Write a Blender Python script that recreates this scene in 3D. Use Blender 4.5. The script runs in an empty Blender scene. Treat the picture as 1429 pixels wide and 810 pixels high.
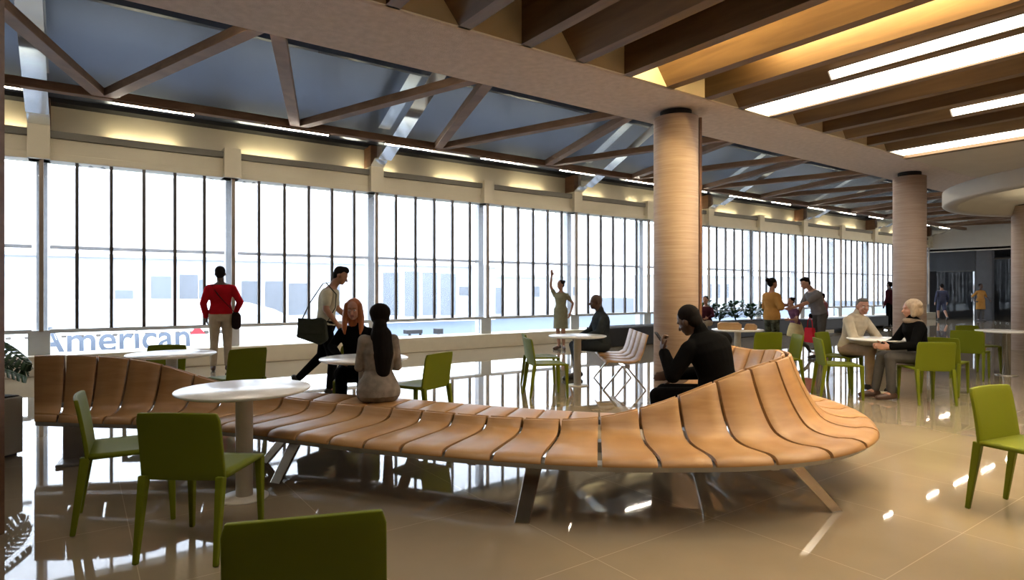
import bpy, bmesh, math, random
from math import sin, cos, pi, radians, sqrt, atan2
from mathutils import Vector as V, Matrix as M4
random.seed(7)
SC = bpy.context.scene
COL = SC.collection

# ------------------------------------------------------------------ materials
def nmat(name):
    m = bpy.data.materials.new(name); m.use_nodes = True
    nt = m.node_tree
    return m, nt, nt.nodes['Principled BSDF']

def srgb(r, g, b):
    f = lambda c: (c/255/12.92) if c/255 <= .04045 else ((c/255+.055)/1.055)**2.4
    return (f(r), f(g), f(b), 1)

def mat(name, col, rough=.6, metal=0, var=.12, scale=(6, 6, 6), bump=0, bscale=60, coat=0, detail=4, spec=.5):
    """plain surface with a soft procedural variation of its own colour"""
    m, nt, b = nmat(name)
    N, L = nt.nodes, nt.links
    tc = N.new('ShaderNodeTexCoord'); mp = N.new('ShaderNodeMapping')
    mp.inputs['Scale'].default_value = scale
    L.new(tc.outputs['Object'], mp.inputs[0])
    no = N.new('ShaderNodeTexNoise'); no.inputs['Scale'].default_value = 1; no.inputs['Detail'].default_value = detail
    L.new(mp.outputs[0], no.inputs['Vector'])
    cr = N.new('ShaderNodeValToRGB')
    cr.color_ramp.elements[0].position = .3; cr.color_ramp.elements[1].position = .7
    cr.color_ramp.elements[0].color = tuple(c*(1-var) for c in col[:3])+(1,)
    cr.color_ramp.elements[1].color = tuple(min(1, c*(1+var)) for c in col[:3])+(1,)
    L.new(no.outputs[0], cr.inputs[0]); L.new(cr.outputs[0], b.inputs['Base Color'])
    b.inputs['Roughness'].default_value = rough; b.inputs['Metallic'].default_value = metal
    b.inputs['Specular IOR Level'].default_value = spec
    if coat: b.inputs['Coat Weight'].default_value = coat
    if bump:
        n2 = N.new('ShaderNodeTexNoise'); n2.inputs['Scale'].default_value = bscale; n2.inputs['Detail'].default_value = 6
        L.new(tc.outputs['Object'], n2.inputs['Vector'])
        bp = N.new('ShaderNodeBump'); bp.inputs['Strength'].default_value = bump; bp.inputs['Distance'].default_value = .01
        L.new(n2.outputs[0], bp.inputs['Height']); L.new(bp.outputs[0], b.inputs['Normal'])
    return m

def emit(name, col, strength):
    m, nt, b = nmat(name)
    b.inputs['Base Color'].default_value = (.8, .8, .8, 1)
    b.inputs['Emission Color'].default_value = col; b.inputs['Emission Strength'].default_value = strength
    return m

def floor_mat():
    m, nt, b = nmat('polished_stone_tile')
    N, L = nt.nodes, nt.links
    tc = N.new('ShaderNodeTexCoord')
    sx = N.new('ShaderNodeSeparateXYZ'); L.new(tc.outputs['Object'], sx.inputs[0])
    def joint(out, period, off, w):
        a = N.new('ShaderNodeMath'); a.operation = 'ADD'; a.inputs[1].default_value = off; L.new(out, a.inputs[0])
        d = N.new('ShaderNodeMath'); d.operation = 'PINGPONG'; d.inputs[1].default_value = period/2; L.new(a.outputs[0], d.inputs[0])
        c = N.new('ShaderNodeMath'); c.operation = 'LESS_THAN'; c.inputs[1].default_value = w; L.new(d.outputs[0], c.inputs[0])
        return c.outputs[0]
    jx = joint(sx.outputs[0], .98, .74, .0025); jy = joint(sx.outputs[1], .98, .61, .0025)
    mx = N.new('ShaderNodeMath'); mx.operation = 'MAXIMUM'; L.new(jx, mx.inputs[0]); L.new(jy, mx.inputs[1])
    no = N.new('ShaderNodeTexNoise'); no.inputs['Scale'].default_value = 1.3; no.inputs['Detail'].default_value = 7
    L.new(tc.outputs['Object'], no.inputs['Vector'])
    cr = N.new('ShaderNodeValToRGB')
    cr.color_ramp.elements[0].position = .3; cr.color_ramp.elements[1].position = .75
    cr.color_ramp.elements[0].color = FLOOR_A; cr.color_ramp.elements[1].color = FLOOR_B
    L.new(no.outputs[0], cr.inputs[0])
    mc = N.new('ShaderNodeMix'); mc.data_type = 'RGBA'
    L.new(mx.outputs[0], mc.inputs[0]); L.new(cr.outputs[0], mc.inputs[6]); mc.inputs[7].default_value = (.42, .345, .245, 1)
    L.new(mc.outputs[2], b.inputs['Base Color'])
    b.inputs['Roughness'].default_value = .03
    b.inputs['IOR'].default_value = 2.0
    return m
FLOOR_A = (.27, .215, .145, 1); FLOOR_B = (.33, .265, .180, 1)

def wood(name, c1, c2, rough=.35, scale=(2, 30, 30), coat=.0):
    m, nt, b = nmat(name)
    N, L = nt.nodes, nt.links
    tc = N.new('ShaderNodeTexCoord'); mp = N.new('ShaderNodeMapping'); mp.inputs['Scale'].default_value = scale
    L.new(tc.outputs['Object'], mp.inputs[0])
    no = N.new('ShaderNodeTexNoise'); no.inputs['Scale'].default_value = 1; no.inputs['Detail'].default_value = 6; no.inputs['Distortion'].default_value = .6
    L.new(mp.outputs[0], no.inputs['Vector'])
    cr = N.new('ShaderNodeValToRGB'); cr.color_ramp.elements[0].position = .32; cr.color_ramp.elements[1].position = .7
    cr.color_ramp.elements[0].color = c1; cr.color_ramp.elements[1].color = c2
    L.new(no.outputs[0], cr.inputs[0]); L.new(cr.outputs[0], b.inputs['Base Color'])
    b.inputs['Roughness'].default_value = rough; b.inputs['Coat Weight'].default_value = coat
    return m

def blind_mat():
    m = bpy.data.materials.new('frosted_fabric'); m.use_nodes = True
    nt = m.node_tree; N, L = nt.nodes, nt.links
    N.remove(N['Principled BSDF']); out = N['Material Output']
    t = N.new('ShaderNodeBsdfTransparent'); t.inputs[0].default_value = (.97, .98, 1, 1)
    tl = N.new('ShaderNodeBsdfTranslucent'); tl.inputs[0].default_value = (.26, .262, .266, 1)
    d = N.new('ShaderNodeBsdfDiffuse'); d.inputs[0].default_value = (.85, .85, .84, 1)
    a = N.new('ShaderNodeMixShader'); a.inputs[0].default_value = .25; L.new(tl.outputs[0], a.inputs[1]); L.new(d.outputs[0], a.inputs[2])
    tc = N.new('ShaderNodeTexCoord'); no = N.new('ShaderNodeTexNoise'); no.inputs['Scale'].default_value = 2.
    L.new(tc.outputs['Object'], no.inputs['Vector'])
    mr = N.new('ShaderNodeMapRange'); mr.inputs[3].default_value = .34; mr.inputs[4].default_value = .38; L.new(no.outputs[0], mr.inputs[0])
    b = N.new('ShaderNodeMixShader'); L.new(mr.outputs[0], b.inputs[0]); L.new(t.outputs[0], b.inputs[1]); L.new(a.outputs[0], b.inputs[2])
    L.new(b.outputs[0], out.inputs[0])
    return m

def glass_mat():
    m = bpy.data.materials.new('clear_glass'); m.use_nodes = True
    nt = m.node_tree; N, L = nt.nodes, nt.links
    N.remove(N['Principled BSDF']); out = N['Material Output']
    t = N.new('ShaderNodeBsdfTransparent'); t.inputs[0].default_value = (.95, .975, 1, 1)
    g = N.new('ShaderNodeBsdfGlossy'); g.inputs['Roughness'].default_value = .02
    f = N.new('ShaderNodeFresnel'); f.inputs[0].default_value = 1.35
    ge = N.new('ShaderNodeNewGeometry'); mu = N.new('ShaderNodeMath'); mu.operation = 'MULTIPLY'; iv = N.new('ShaderNodeMath'); iv.operation = 'SUBTRACT'; iv.inputs[0].default_value = 1
    L.new(ge.outputs['Backfacing'], iv.inputs[1]); L.new(f.outputs[0], mu.inputs[0]); L.new(iv.outputs[0], mu.inputs[1])   # only the entry face reflects
    b = N.new('ShaderNodeMixShader'); L.new(mu.outputs[0], b.inputs[0]); L.new(t.outputs[0], b.inputs[1]); L.new(g.outputs[0], b.inputs[2])
    L.new(b.outputs[0], out.inputs[0])
    return m

# ------------------------------------------------------------------ mesh builder
class MB:
    def __init__(s): s.v = []; s.f = []; s.sm = []
    def add(s, vs, fs, smooth=False):
        o = len(s.v); s.v += [tuple(p) for p in vs]
        for f in fs: s.f.append([i+o for i in f]); s.sm.append(smooth)
        return s
    def box(s, x0, x1, y0, y1, z0, z1):
        vs = [(x, y, z) for z in (z0, z1) for y in (y0, y1) for x in (x0, x1)]
        return s.add(vs, [(0, 2, 3, 1), (4, 5, 7, 6), (0, 1, 5, 4), (2, 6, 7, 3), (0, 4, 6, 2), (1, 3, 7, 5)])
    def rings(s, rs, cap=True, closed=True, smooth=True):
        n = len(rs[0]); vs = [p for r in rs for p in r]; fs = []
        m = n if closed else n-1
        for i in range(len(rs)-1):
            for j in range(m):
                k = (j+1) % n
                fs.append((i*n+j, i*n+k, (i+1)*n+k, (i+1)*n+j))
        s.add(vs, fs, smooth)
        if cap:
            o = len(s.v)-len(vs)
            s.f.append([o+j for j in reversed(range(n))]); s.sm.append(False)
            s.f.append([o+(len(rs)-1)*n+j for j in range(n)]); s.sm.append(False)
        return s
    def lathe(s, prof, n=40, cx=0, cy=0, smooth=True):
        return s.rings([[(cx+r*cos(2*pi*j/n), cy+r*sin(2*pi*j/n), z) for j in range(n)] for r, z in prof], smooth=smooth)
    def tube(s, pts, r, n=10, smooth=True, flat=1.):
        pts = [V(p) for p in pts]; rs = []; up = V((0, 0, 1))
        for i, p in enumerate(pts):
            t = (pts[min(i+1, len(pts)-1)]-pts[max(i-1, 0)]).normalized()
            a = t.cross(up)
            if a.length < 1e-3: a = V((1, 0, 0))
            a.normalize(); b = a.cross(t).normalized()
            rr = r[i] if isinstance(r, (list, tuple)) else r
            rs.append([p+a*cos(2*pi*j/n)*rr+b*sin(2*pi*j/n)*rr*flat for j in range(n)])
        return s.rings(rs, smooth=smooth)
    def bar(s, p0, p1, w, h, up=(0, 0, 1), w1=None, h1=None):
        """rectangular bar from p0 to p1: w sideways, h along up"""
        p0, p1, up = V(p0), V(p1), V(up)
        t = (p1-p0).normalized(); a = t.cross(up).normalized(); b = a.cross(t).normalized()
        w1 = w if w1 is None else w1; h1 = h if h1 is None else h1
        q = lambda p, w, h: [p-a*w/2-b*h/2, p+a*w/2-b*h/2, p+a*w/2+b*h/2, p-a*w/2+b*h/2]
        return s.rings([q(p0, w, h), q(p1, w1, h1)], smooth=False)
    def prism(s, poly, axis, a0, a1):
        """poly in the plane across axis: x -> (y, z), y -> (x, z), z -> (x, y)"""
        mk = {'x': lambda u, w, t: (t, u, w), 'y': lambda u, w, t: (u, t, w), 'z': lambda u, w, t: (u, w, t)}[axis]
        return s.rings([[mk(u, w, a0) for u, w in poly], [mk(u, w, a1) for u, w in poly]], smooth=False)
    def build(s, name, m, parent=None, bevel=0, seg=2, loc=None, rz=0, sub=0):
        me = bpy.data.meshes.new(name); me.from_pydata(s.v, [], s.f)
        me.polygons.foreach_set('use_smooth', s.sm)
        bm = bmesh.new(); bm.from_mesh(me); bmesh.ops.recalc_face_normals(bm, faces=bm.faces); bm.to_mesh(me); bm.free()
        me.materials.append(m)
        o = bpy.data.objects.new(name, me); COL.objects.link(o)
        if parent: o.parent = parent
        if loc: o.location = loc
        o.rotation_euler.z = rz
        if bevel:
            b = o.modifiers.new('bevel', 'BEVEL'); b.width = bevel; b.segments = seg; b.limit_method = 'ANGLE'; b.angle_limit = radians(40)
        if sub:
            b = o.modifiers.new('sub', 'SUBSURF'); b.levels = b.render_levels = sub
        return o

def tag(o, label=None, cat=None, group=None, kind=None):
    if label: o['label'] = label
    if cat: o['category'] = cat
    if group: o['group'] = group
    if kind: o['kind'] = kind
    return o
def empty(name, loc=(0, 0, 0), rz=0):
    o = bpy.data.objects.new(name, None); COL.objects.link(o); o.location = loc; o.rotation_euler.z = rz
    o.empty_display_size = .1
    return o
def thing(name, label, cat, loc=(0, 0, 0), rz=0, group=None):
    return tag(empty(name, loc, rz), label, cat, group)
def dup(root, loc, rz, label=None):
    r = root.copy(); COL.objects.link(r); r.location = loc; r.rotation_euler.z = rz
    if label: r['label'] = label
    for ch in list(root.children):
        c = ch.copy(); COL.objects.link(c); c.parent = r
        for g in list(ch.children):
            d = g.copy(); COL.objects.link(d); d.parent = c
    return r
def struct(name, mb, m, **k):
    return tag(mb.build(name, m, **k), kind='structure')

# ------------------------------------------------------------------ palette
LIME = mat('lime_plastic', (.125, .148, .004, 1), .6, var=.04, spec=.2, scale=(3, 3, 3))
WHITE = mat('white_laminate', (.86, .85, .82, 1), .22, var=.02)
POST = mat('pale_enamel', (.62, .57, .48, 1), .35, var=.04)
CHROME = mat('brushed_steel', (.62, .60, .55, 1), .22, 1, var=.06, scale=(2, 2, 40))
STEEL = mat('grey_steel', (.34, .34, .33, 1), .35, .6, var=.06)
BENCH = wood('oak_veneer', (.33, .170, .060, 1), (.42, .237, .095, 1), .42, (3, 3, 22))
BROWN = wood('walnut_veneer', (.105, .060, .026, 1), (.185, .112, .048, 1), .5, (9, .8, 9))
TIMBER = wood('stained_timber', (.13, .068, .033, 1), (.19, .105, .056, 1), .65, (3, 3, 14))
PLASTER = mat('rough_plaster', (.56, .49, .46, 1), .85, var=.10, scale=(14, 14, 14), bump=.5, bscale=90)
PLASTER2 = mat('smooth_plaster', (.52, .48, .41, 1), .8, var=.04, scale=(2, 2, 2))
CREAM = mat('cream_paint', (.62, .55, .40, 1), .6, var=.04, scale=(2, 2, 2))
LEDGE = mat('grey_ledge', (.17, .155, .12, 1), .6, var=.05)
PIERM = mat('pale_grey_metal', (.50, .52, .54, 1), .4, .2, var=.04)
MULL = mat('dark_bronze', (.055, .048, .042, 1), .4, .3, var=.08)
FIN = mat('bronze_fin', (.26, .20, .14, 1), .45, .1, var=.08)
GIRD = mat('white_painted_steel', (.88, .92, .95, 1), .13, .75, var=.03)
ROOF = mat('dark_blue_roof_panel', (.19, .225, .30, 1), .24, .55, var=.08, scale=(.8, .8, .8), spec=.8)
BLACK = mat('black_gap', (.006, .006, .007, 1), .7, var=.1)
COLM = wood('travertine', (.36, .265, .21, 1), (.46, .36, .295, 1), .7, (2.5, 2.5, 70))
COLFIN = wood('bronze_wood', (.12, .052, .022, 1), (.17, .078, .035, 1), .5, (3, 3, 20))
BLIND = blind_mat(); GLASS = glass_mat()
LEDW = emit('warm_white_tube', (1, .90, .74, 1), 110)
LEDP = emit('white_diffuser', (1, .90, .76, 1), 9)
LEDG = emit('golden_tube', (1, .74, .34, 1), 150)

DOWN = 4.0
# ------------------------------------------------------------------ setting
YW = 12.85                                        # window plane
PX0, PSP = -.545, 2.966                           # first pier, pier spacing
XL, XR, YF = -7.5, 35.2, -3.2                     # ends of the hall
fl = MB().box(XL, XR+9, YF, 13.15, -.25, 0)
struct('floor', fl, floor_mat())

# window wall: kerb, header, upper wall
mb = MB().box(XL, XR, 12.56, 13.25, 0, .33)
struct('trim_1', mb, mat('pale_cream_stone', (.74, .67, .52, 1), .5, var=.03), bevel=.012)
hd = empty('wall_back'); tag(hd, kind='structure')
mb = MB().box(XL, XR, 12.80, 13.2, 3.60, 3.72); mb.box(XL, XR, 12.86, 13.2, 3.72, 3.98)
mb.build('header_panel', CREAM, hd, bevel=.006)
mb = MB().box(XL, XR, 12.79, 13.2, 3.98, 4.10); mb.build('ledge', LEDGE, hd, bevel=.006)
mb = MB().box(XL, XR, 13.16, 13.3, 4.10, 4.62); mb.build('upper_panel', CREAM, hd)
mb = MB().box(XL, XR, 12.86, 13.3, 4.60, 5.2); mb.build('shadow_gap', BLACK, hd)

npier = 13
for i in range(-2, npier):
    x = PX0+PSP*i
    p = empty('trim_%d' % (i+4), (x, 12.7, 0)); tag(p, kind='structure')
    MB().box(-.15, .15, 0, .4, 3.60, 4.16).build('pier_head', CREAM, p, bevel=.006)
    MB().box(-.05, .10, .42, .60, .33, 3.6).box(-.15, .15, .14, .20, .33, .74).build('pier_shaft', PIERM, p, bevel=.006)
    MB().box(.0, .06, .10, .17, .72, 3.6).build('pier_fin', FIN, p)

# window bays: glass, five mullions, frosted fabric panels, rails
for i in range(-2, npier-1):
    x0 = PX0+PSP*i+.02; x1 = x0+PSP
    w = empty('window_%d' % (i+3), (x0, YW, 0)); tag(w, kind='structure')
    MB().box(0, PSP, .22, .226, .33, 3.62).build('glass', GLASS, w)
    MB().box(.12, PSP-.12, -.02, .16, .69, .755).build('bottom_rail', PIERM, w, bevel=.005)
    MB().box(.12, PSP-.12, .12, .16, 2.12, 2.18).build('transom', WHITE, w)
    n = 6; sp = PSP/n
    for k in range(n):
        if k: MB().box(k*sp-.025, k*sp+.025, -.01, .05, .72, 3.62).build('mullion', MULL, w)
        a, b = k*sp+.02, (k+1)*sp-.02
        # each panel hangs in shallow pleats with an uneven top
        f = MB(); ns = 18; zt = 3.52+.035*sin(i*2.1+k*1.7)
        lo, hi = [], []
        for q in range(ns+1):
            t = q/ns; xx = a+(b-a)*t; yy = .035+.006*sin(t*pi*4+k)
            lo.append((xx, yy, .75)); hi.append((xx, yy, zt+.022*sin(t*pi*5+k*2+i)+.012*sin(t*17+k)))
        vs = lo+hi; f.add(vs, [(q, q+1, ns+2+q, ns+1+q) for q in range(ns)], True)
        o = f.build('frosted_panel', BLIND, w)
        s = o.modifiers.new('s', 'SOLIDIFY'); s.thickness = .002

# columns in a row along the beam
ccol = MB().lathe([(.255, 0), (.255, 3.42)], 64)
labels = ['round travertine-clad column beside the monstera planter at the hall edge',
          'round travertine-clad column behind the man holding a phone',
          'round travertine-clad column behind the woman with blonde hair',
          'round travertine-clad column standing under the curved ceiling ring']
c0 = None
for i, lb in enumerate(labels):
    x = -.60+6.30*i-(.03 if i == 0 else 0)
    if c0 is None:
        c0 = thing('round_column', lb, 'column', (x, 4.69, 0), 0, 'columns under the long beam')
        tag(c0, kind='thing')
        ccol.build('shaft', COLM, c0)
        MB().lathe([(.18, 3.42), (.18, 3.52)], 32).build('neck', BLACK, c0)
        d = V(((0.8682, -0.4962)+(0,))); s = d.cross(V((0, 0, 1)))
        f = MB().bar(d*.255, d*.255+V((0, 0, 3.42)), .03, .05, up=d); f.build('dark_slot', BLACK, c0)
        f = MB().bar(d*.292, d*.292+V((0, 0, 3.44)), .05, .03, up=d); f.build('edge_strip', COLFIN, c0)
    else: dup(c0, (x, 4.69, 0), 0, lb)

# long plaster beam over the columns, wall above it up to the roof
BY0, BY1 = 4.19, 5.22
mb = MB().box(XL, XR, BY0, BY1, 3.5, 4.25); struct('trim_40', mb, PLASTER, bevel=.03)
mb = MB().box(XL, XR, 4.6, 4.75, 4.25, 8.9); struct('trim_41', mb, ROOF)

# sloping roof and its white girders
SL = .47
def rz(y, base): return base+SL*(12.6-y)
rf = empty('ceiling'); tag(rf, kind='structure')
GB = 4.10; GD = .70
mb = MB()
y0, y1 = 12.88, 4.2
mb.add([(XL, y0, rz(y0, GB+GD)), (XR, y0, rz(y0, GB+GD)), (XR, y1, rz(y1, GB+GD)), (XL, y1, rz(y1, GB+GD)),
        (XL, y0, rz(y0, GB+GD)+.2), (XR, y0, rz(y0, GB+GD)+.2), (XR, y1, rz(y1, GB+GD)+.2), (XL, y1, rz(y1, GB+GD)+.2)],
       [(0, 1, 2, 3), (7, 6, 5, 4), (0, 4, 5, 1), (1, 5, 6, 2), (2, 6, 7, 3), (3, 7, 4, 0)])
mb.build('roof_panel', ROOF, rf)
for y in (10.6, 8.4, 6.2):
    MB().box(XL, XR, y-.05, y+.05, rz(y, GB+GD)-.16, rz(y, GB+GD)+.02).build('purlin', ROOF, rf)
for i in range(0, npier, 1):
    if i % 2: continue
    x = PX0+PSP*i
    g = MB()
    a = [(12.70, 4.16), (12.62, 4.20), (12.5, 4.27)]+[(y, rz(y, GB)) for y in (12.3, 11, 9, 7, 4.8)]
    def strip(x0, x1, lo, hi):
        g.rings([[(x0, y, z+lo), (x1, y, z+lo), (x1, y, z+hi), (x0, y, z+hi)] for y, z in a], smooth=False)
    strip(x-.15, x+.15, 0, .025); strip(x-.02, x+.02, .025, GD-.03); strip(x-.15, x+.15, GD-.03, GD)
    g.build('girder', GIRD, rf)
    MB().box(x-.15, x+.15, 12.72, 13.1, 4.16, 4.62).build('girder_bracket', COLFIN, rf)

# flat timber truss hanging under the roof
tr = thing('timber_truss', 'long brown timber truss with zigzag struts hanging under the dark roof', 'truss', (0, 0, 4.31))
Y1, Y2 = 11.1, 7.0
MB().box(XL+.05, 34.5, Y1-.075, Y1+.075, .0, .13).build('chord', TIMBER, tr, bevel=.006)
MB().box(XL+.05, 34.5, Y2-.075, Y2+.075, .0, .13).build('chord', TIMBER, tr, bevel=.006)
for k in range(-2, 12):
    xn = .305+2.88*k
    for s in (-1, 1):
        MB().bar((xn+s*.06, Y1-.06, .075), (xn+s*1.44-s*.05, Y2+.06, .085), .17, .12).build('strut', TIMBER, tr, bevel=.006)

# tubes of light under the two chords
c0 = None; n = 0
for Yc, tx in ((Y1, 'window'), (Y2, 'beam')):
    for k in range(-1, 15):
        x = .414+2.22*k
        if Yc == Y2: x += .5
        lb = 'slim white light tube under the truss chord near the %s, one of an identical row' % tx
        if c0 is None:
            c0 = thing('ceiling_light', lb, 'light', (x, Yc, 4.268), 0, 'light tubes under the truss')
            MB().box(0, 1.12, -.03, .03, .012, .042).build('housing', TIMBER, c0)
            MB().box(.01, 1.11, -.012, .012, 0, .012).build('diffuser', LEDW, c0)
        else: dup(c0, (x, Yc, 4.268), 0, lb)
for o in list(COL.objects):
    if o.get('group') == 'light tubes under the truss' and o.location.y < 9: o['group'] = 'light tubes under the truss along the beam'

# cove lamps on the ledge of the header
for i in range(-1, 15):
    for q in (0,):
        l = bpy.data.lights.new('cove_lamp', 'AREA'); l.shape = 'RECTANGLE'; l.size = 1.1; l.size_y = .05; l.energy = 4.5; l.color = (1, .88, .58)
        o = bpy.data.objects.new('cove_lamp', l); COL.objects.link(o)
        o.location = (.414+2.22*i+.56, 13.06, 4.115); o.rotation_euler = (pi, 0, 0)

# timber slat ceiling over the seating
sl = empty('ceiling_slats'); tag(sl, kind='structure')
SX, SS, SW = 1.83, .617, .115
MB().box(XL, 10.7, YF, BY0, 3.92, 4.1).build('backing_board', BROWN, sl)
YS = YF
for i in range(-15, 14):
    x = SX+SS*i
    if i % 2 == 0:
        MB().box(x, x+SW, YS, BY0-.002, 3.5, 3.92).build('slat', BROWN, sl)
    else:
        MB().prism([(x, 3.5), (x+SW, 3.5), (x+SW+.30, 3.92), (x-.34, 3.92)], 'y', YS, BY0-.002).build('slat', BROWN, sl)
MB().box(10.47, 10.60, YS, BY0-.002, 3.47, 3.92).build('fascia_board', BROWN, sl)
MB().box(XL, 10.47, BY0-.03, BY0-.004, 3.5, 3.92).build('end_panel', CREAM, sl)

# light fittings between the slats, plus added glow on some slat faces
def lightbox(x0, x1, y0, y1, z, m, label, name='ceiling_light'):
    t = thing(name, label, 'light', ((x0+x1)/2, y1, z))
    w = (x1-x0)/2-.004
    MB().box(-w, w, y0-y1, 0, .02, .05).build('housing', WHITE, t)
    MB().box(-w+.003, w-.003, y0-y1+.01, -.01, 0, .02).build('diffuser', m, t)
X = lambda i: SX+SS*i
lightbox(X(7)+SW, X(8), YS, BY0-.03, 3.515, LEDP, 'broad white strip light filling the gap between timber slats')
lightbox(X(13)+SW, 10.47, YS, BY0-.03, 3.515, LEDP, 'broad white strip light along the end of the slats beside the brown fascia')
lightbox(X(4)+SW, X(4)+SW+.05, YS, BY0-.06, 3.80, LEDG, 'hidden golden tube glowing inside the gap between two timber slats')
def slope_glow(i, y1, label):
    t = thing('ceiling_light', label, 'light', (X(i), y1, 3.5))
    q = lambda z, o: (-.34*z/.42-o, z)                # slim glowing bar stands in for light grazing the slanted slat face
    MB().prism([q(.010, .002), q(.085, .002), q(.085, .022), q(.010, .022)], 'y', YS-y1, 0).build('housing', WHITE, t)
    MB().prism([q(.012, .023), q(.08, .023), q(.08, .030), q(.012, .030)], 'y', YS-y1+.02, -.02).build('diffuser', LEDP, t)
lightbox(X(5)+SW+.31, X(5)+SW+.36, YS, 3.4, 3.86, LEDG, 'unseen golden fill tube added to light the plain face of a slat beside the glowing gap')  # extra fill tube, added to warm the next slat's plain face
slope_glow(7, 3.1, 'glowing bar imitating grazing light on the slanted slat beside the broad white strip light')
slope_glow(11, 2.9, 'glowing bar imitating grazing light on a slanted slat between the two broad strip lights')
for i, wd_ in ():
    lightbox(X(i)+SW, X(i+1), YS, 2.9, 3.515, LEDP, 'broad strip light between timber slats '+wd_)
# recessed downlights between the slats
d0 = None
for i in (-4, -2, 0, 2, 4, 6, 8, 10):
    for y in (.6, 2.5):
        lb = 'small recessed downlight hidden deep between the timber slats, one of an identical set'
        l = bpy.data.lights.new('downlight_lamp', 'AREA'); l.shape = 'DISK'; l.size = .14; l.energy = DOWN; l.color = (1, .88, .72); l.spread = radians(120)
        o = bpy.data.objects.new('downlight_lamp', l); COL.objects.link(o); o.location = (0, 0, -.03)
        if d0 is None:
            t = d0 = thing('downlight', lb, 'light', (X(i)+SW+.09, y, 3.80), 0, 'recessed downlights between the slats')
            MB().lathe([(.085, 0), (.085, .11), (.01, .11)], 24).build('can', STEEL, t)
            MB().lathe([(.075, -.012), (.075, -.002)], 24).build('lens', LEDP, t)
        else: t = dup(d0, (X(i)+SW+.09, y, 3.80), 0, lb)
        o.parent = t
# plaster ceiling beyond the slats with a dropped ring
pc = empty('ceiling_plaster'); tag(pc, kind='structure')
MB().box(10.60, XR, YF, BY0+.002, 3.5, 3.7).build('flat_panel', PLASTER2, pc)
cx, cy = (16.534, 1.667)
rg = MB()
def ring(prof, m=96): rg.rings([[(cx+r*cos(2*pi*j/m), cy+r*sin(2*pi*j/m), z) for j in range(m)] for r, z in prof], cap=False)
ring([(3.88, 3.499), (3.88, 3.23), (3.85, 3.20), (3.62, 3.20), (3.59, 3.23), (3.50, 3.44), (3.2, 3.47), (.01, 3.47)])
rg.build('dropped_ring', PLASTER2, pc)

l = bpy.data.lights.new('ring_cove_lamp', 'AREA'); l.shape = 'DISK'; l.size = 5.5; l.energy = 60; l.color = (1, .84, .55)
o = bpy.data.objects.new('ring_cove_lamp', l); COL.objects.link(o); o.location = (cx, cy, 3.05); o.rotation_euler = (pi, 0, 0)
# far end: plaster band, dark lobby behind glass doors
fw = empty('wall_end'); tag(fw, kind='structure')
MB().box(XR, XR+.3, -6, 13.4, 3.35, 9).build('upper_band', PLASTER2, fw)
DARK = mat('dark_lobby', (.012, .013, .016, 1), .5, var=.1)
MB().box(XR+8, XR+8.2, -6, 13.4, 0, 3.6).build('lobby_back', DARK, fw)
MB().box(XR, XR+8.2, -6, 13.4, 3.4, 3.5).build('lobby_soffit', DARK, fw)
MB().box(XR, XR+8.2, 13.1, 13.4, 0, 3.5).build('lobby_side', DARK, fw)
GREY = mat('grey_cladding', (.05, .05, .055, 1), .5, var=.08)
for y0, y1 in ((10.25, 10.9), (8.6, 8.75)):
    MB().box(XR+.02, XR+.3, y0, y1, 0, 3.35).build('pilaster', GREY, fw)
for k, (y0, y1, h) in enumerate(((10.95, 12.55, 2.35), (8.8, 10.2, 2.9))):
    d = empty('door_%d' % (k+1), (XR, y0, 0)); tag(d, kind='structure')
    MB().box(.08, .09, 0, y1-y0, .05, h).build('glass', GLASS, d)
    f = MB().box(.04, .13, 0, .06, 0, h); f.build('door_stile', GIRD, d)
    MB().box(.04, .13, 0, y1-y0, h, h+.06).build('door_head', MULL, d)
    MB().box(.02, .04, .1, .13, .9, 1.3).build('door_handle', CHROME, d)
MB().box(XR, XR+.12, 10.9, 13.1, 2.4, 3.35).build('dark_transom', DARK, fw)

# remaining enclosure behind and beside the camera
struct('wall_front', MB().box(XL, XR, YF-.2, YF, 0, 4.1), COLFIN)
struct('wall_left', MB().box(XL-.2, XL, YF, 13.3, 0, 9), PLASTER2)

# ------------------------------------------------------------------ outside
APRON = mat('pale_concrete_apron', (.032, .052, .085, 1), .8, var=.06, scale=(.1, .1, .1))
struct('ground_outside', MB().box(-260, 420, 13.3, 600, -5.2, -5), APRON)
AIRW = mat('white_aircraft_paint', (.82, .84, .87, 1), .3, var=.02)
AIRB = mat('pale_blue_belly', (.20, .27, .38, 1), .3, var=.03)
LETT = mat('slate_blue_lettering', (.028, .042, .068, 1), .5, var=.03)
REDM = mat('red_emblem_paint', (.28, .006, .015, 1), .5, var=.05)
FY, FZ, FR = 27.2, -1.0, 2.1
ap = thing('airplane', 'white airliner with large slate lettering parked outside the windows', 'airplane', (0, FY, -5))
fz = FZ+5
prof = [(-34, .3), (-31, 1.0), (-26, 1.75), (-20, FR), (2.5, FR), (4.6, FR*.985), (5.8, FR*.93), (6.8, FR*.82), (7.6, FR*.66), (8.2, FR*.45), (8.5, FR*.2), (8.58, .02)]
f = MB(); f.rings([[(x, r*cos(2*pi*j/64), fz-(FR-r)*.25+r*sin(2*pi*j/64)) for j in range(64)] for x, r in prof]); f.build('fuselage', AIRW, ap)
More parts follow.
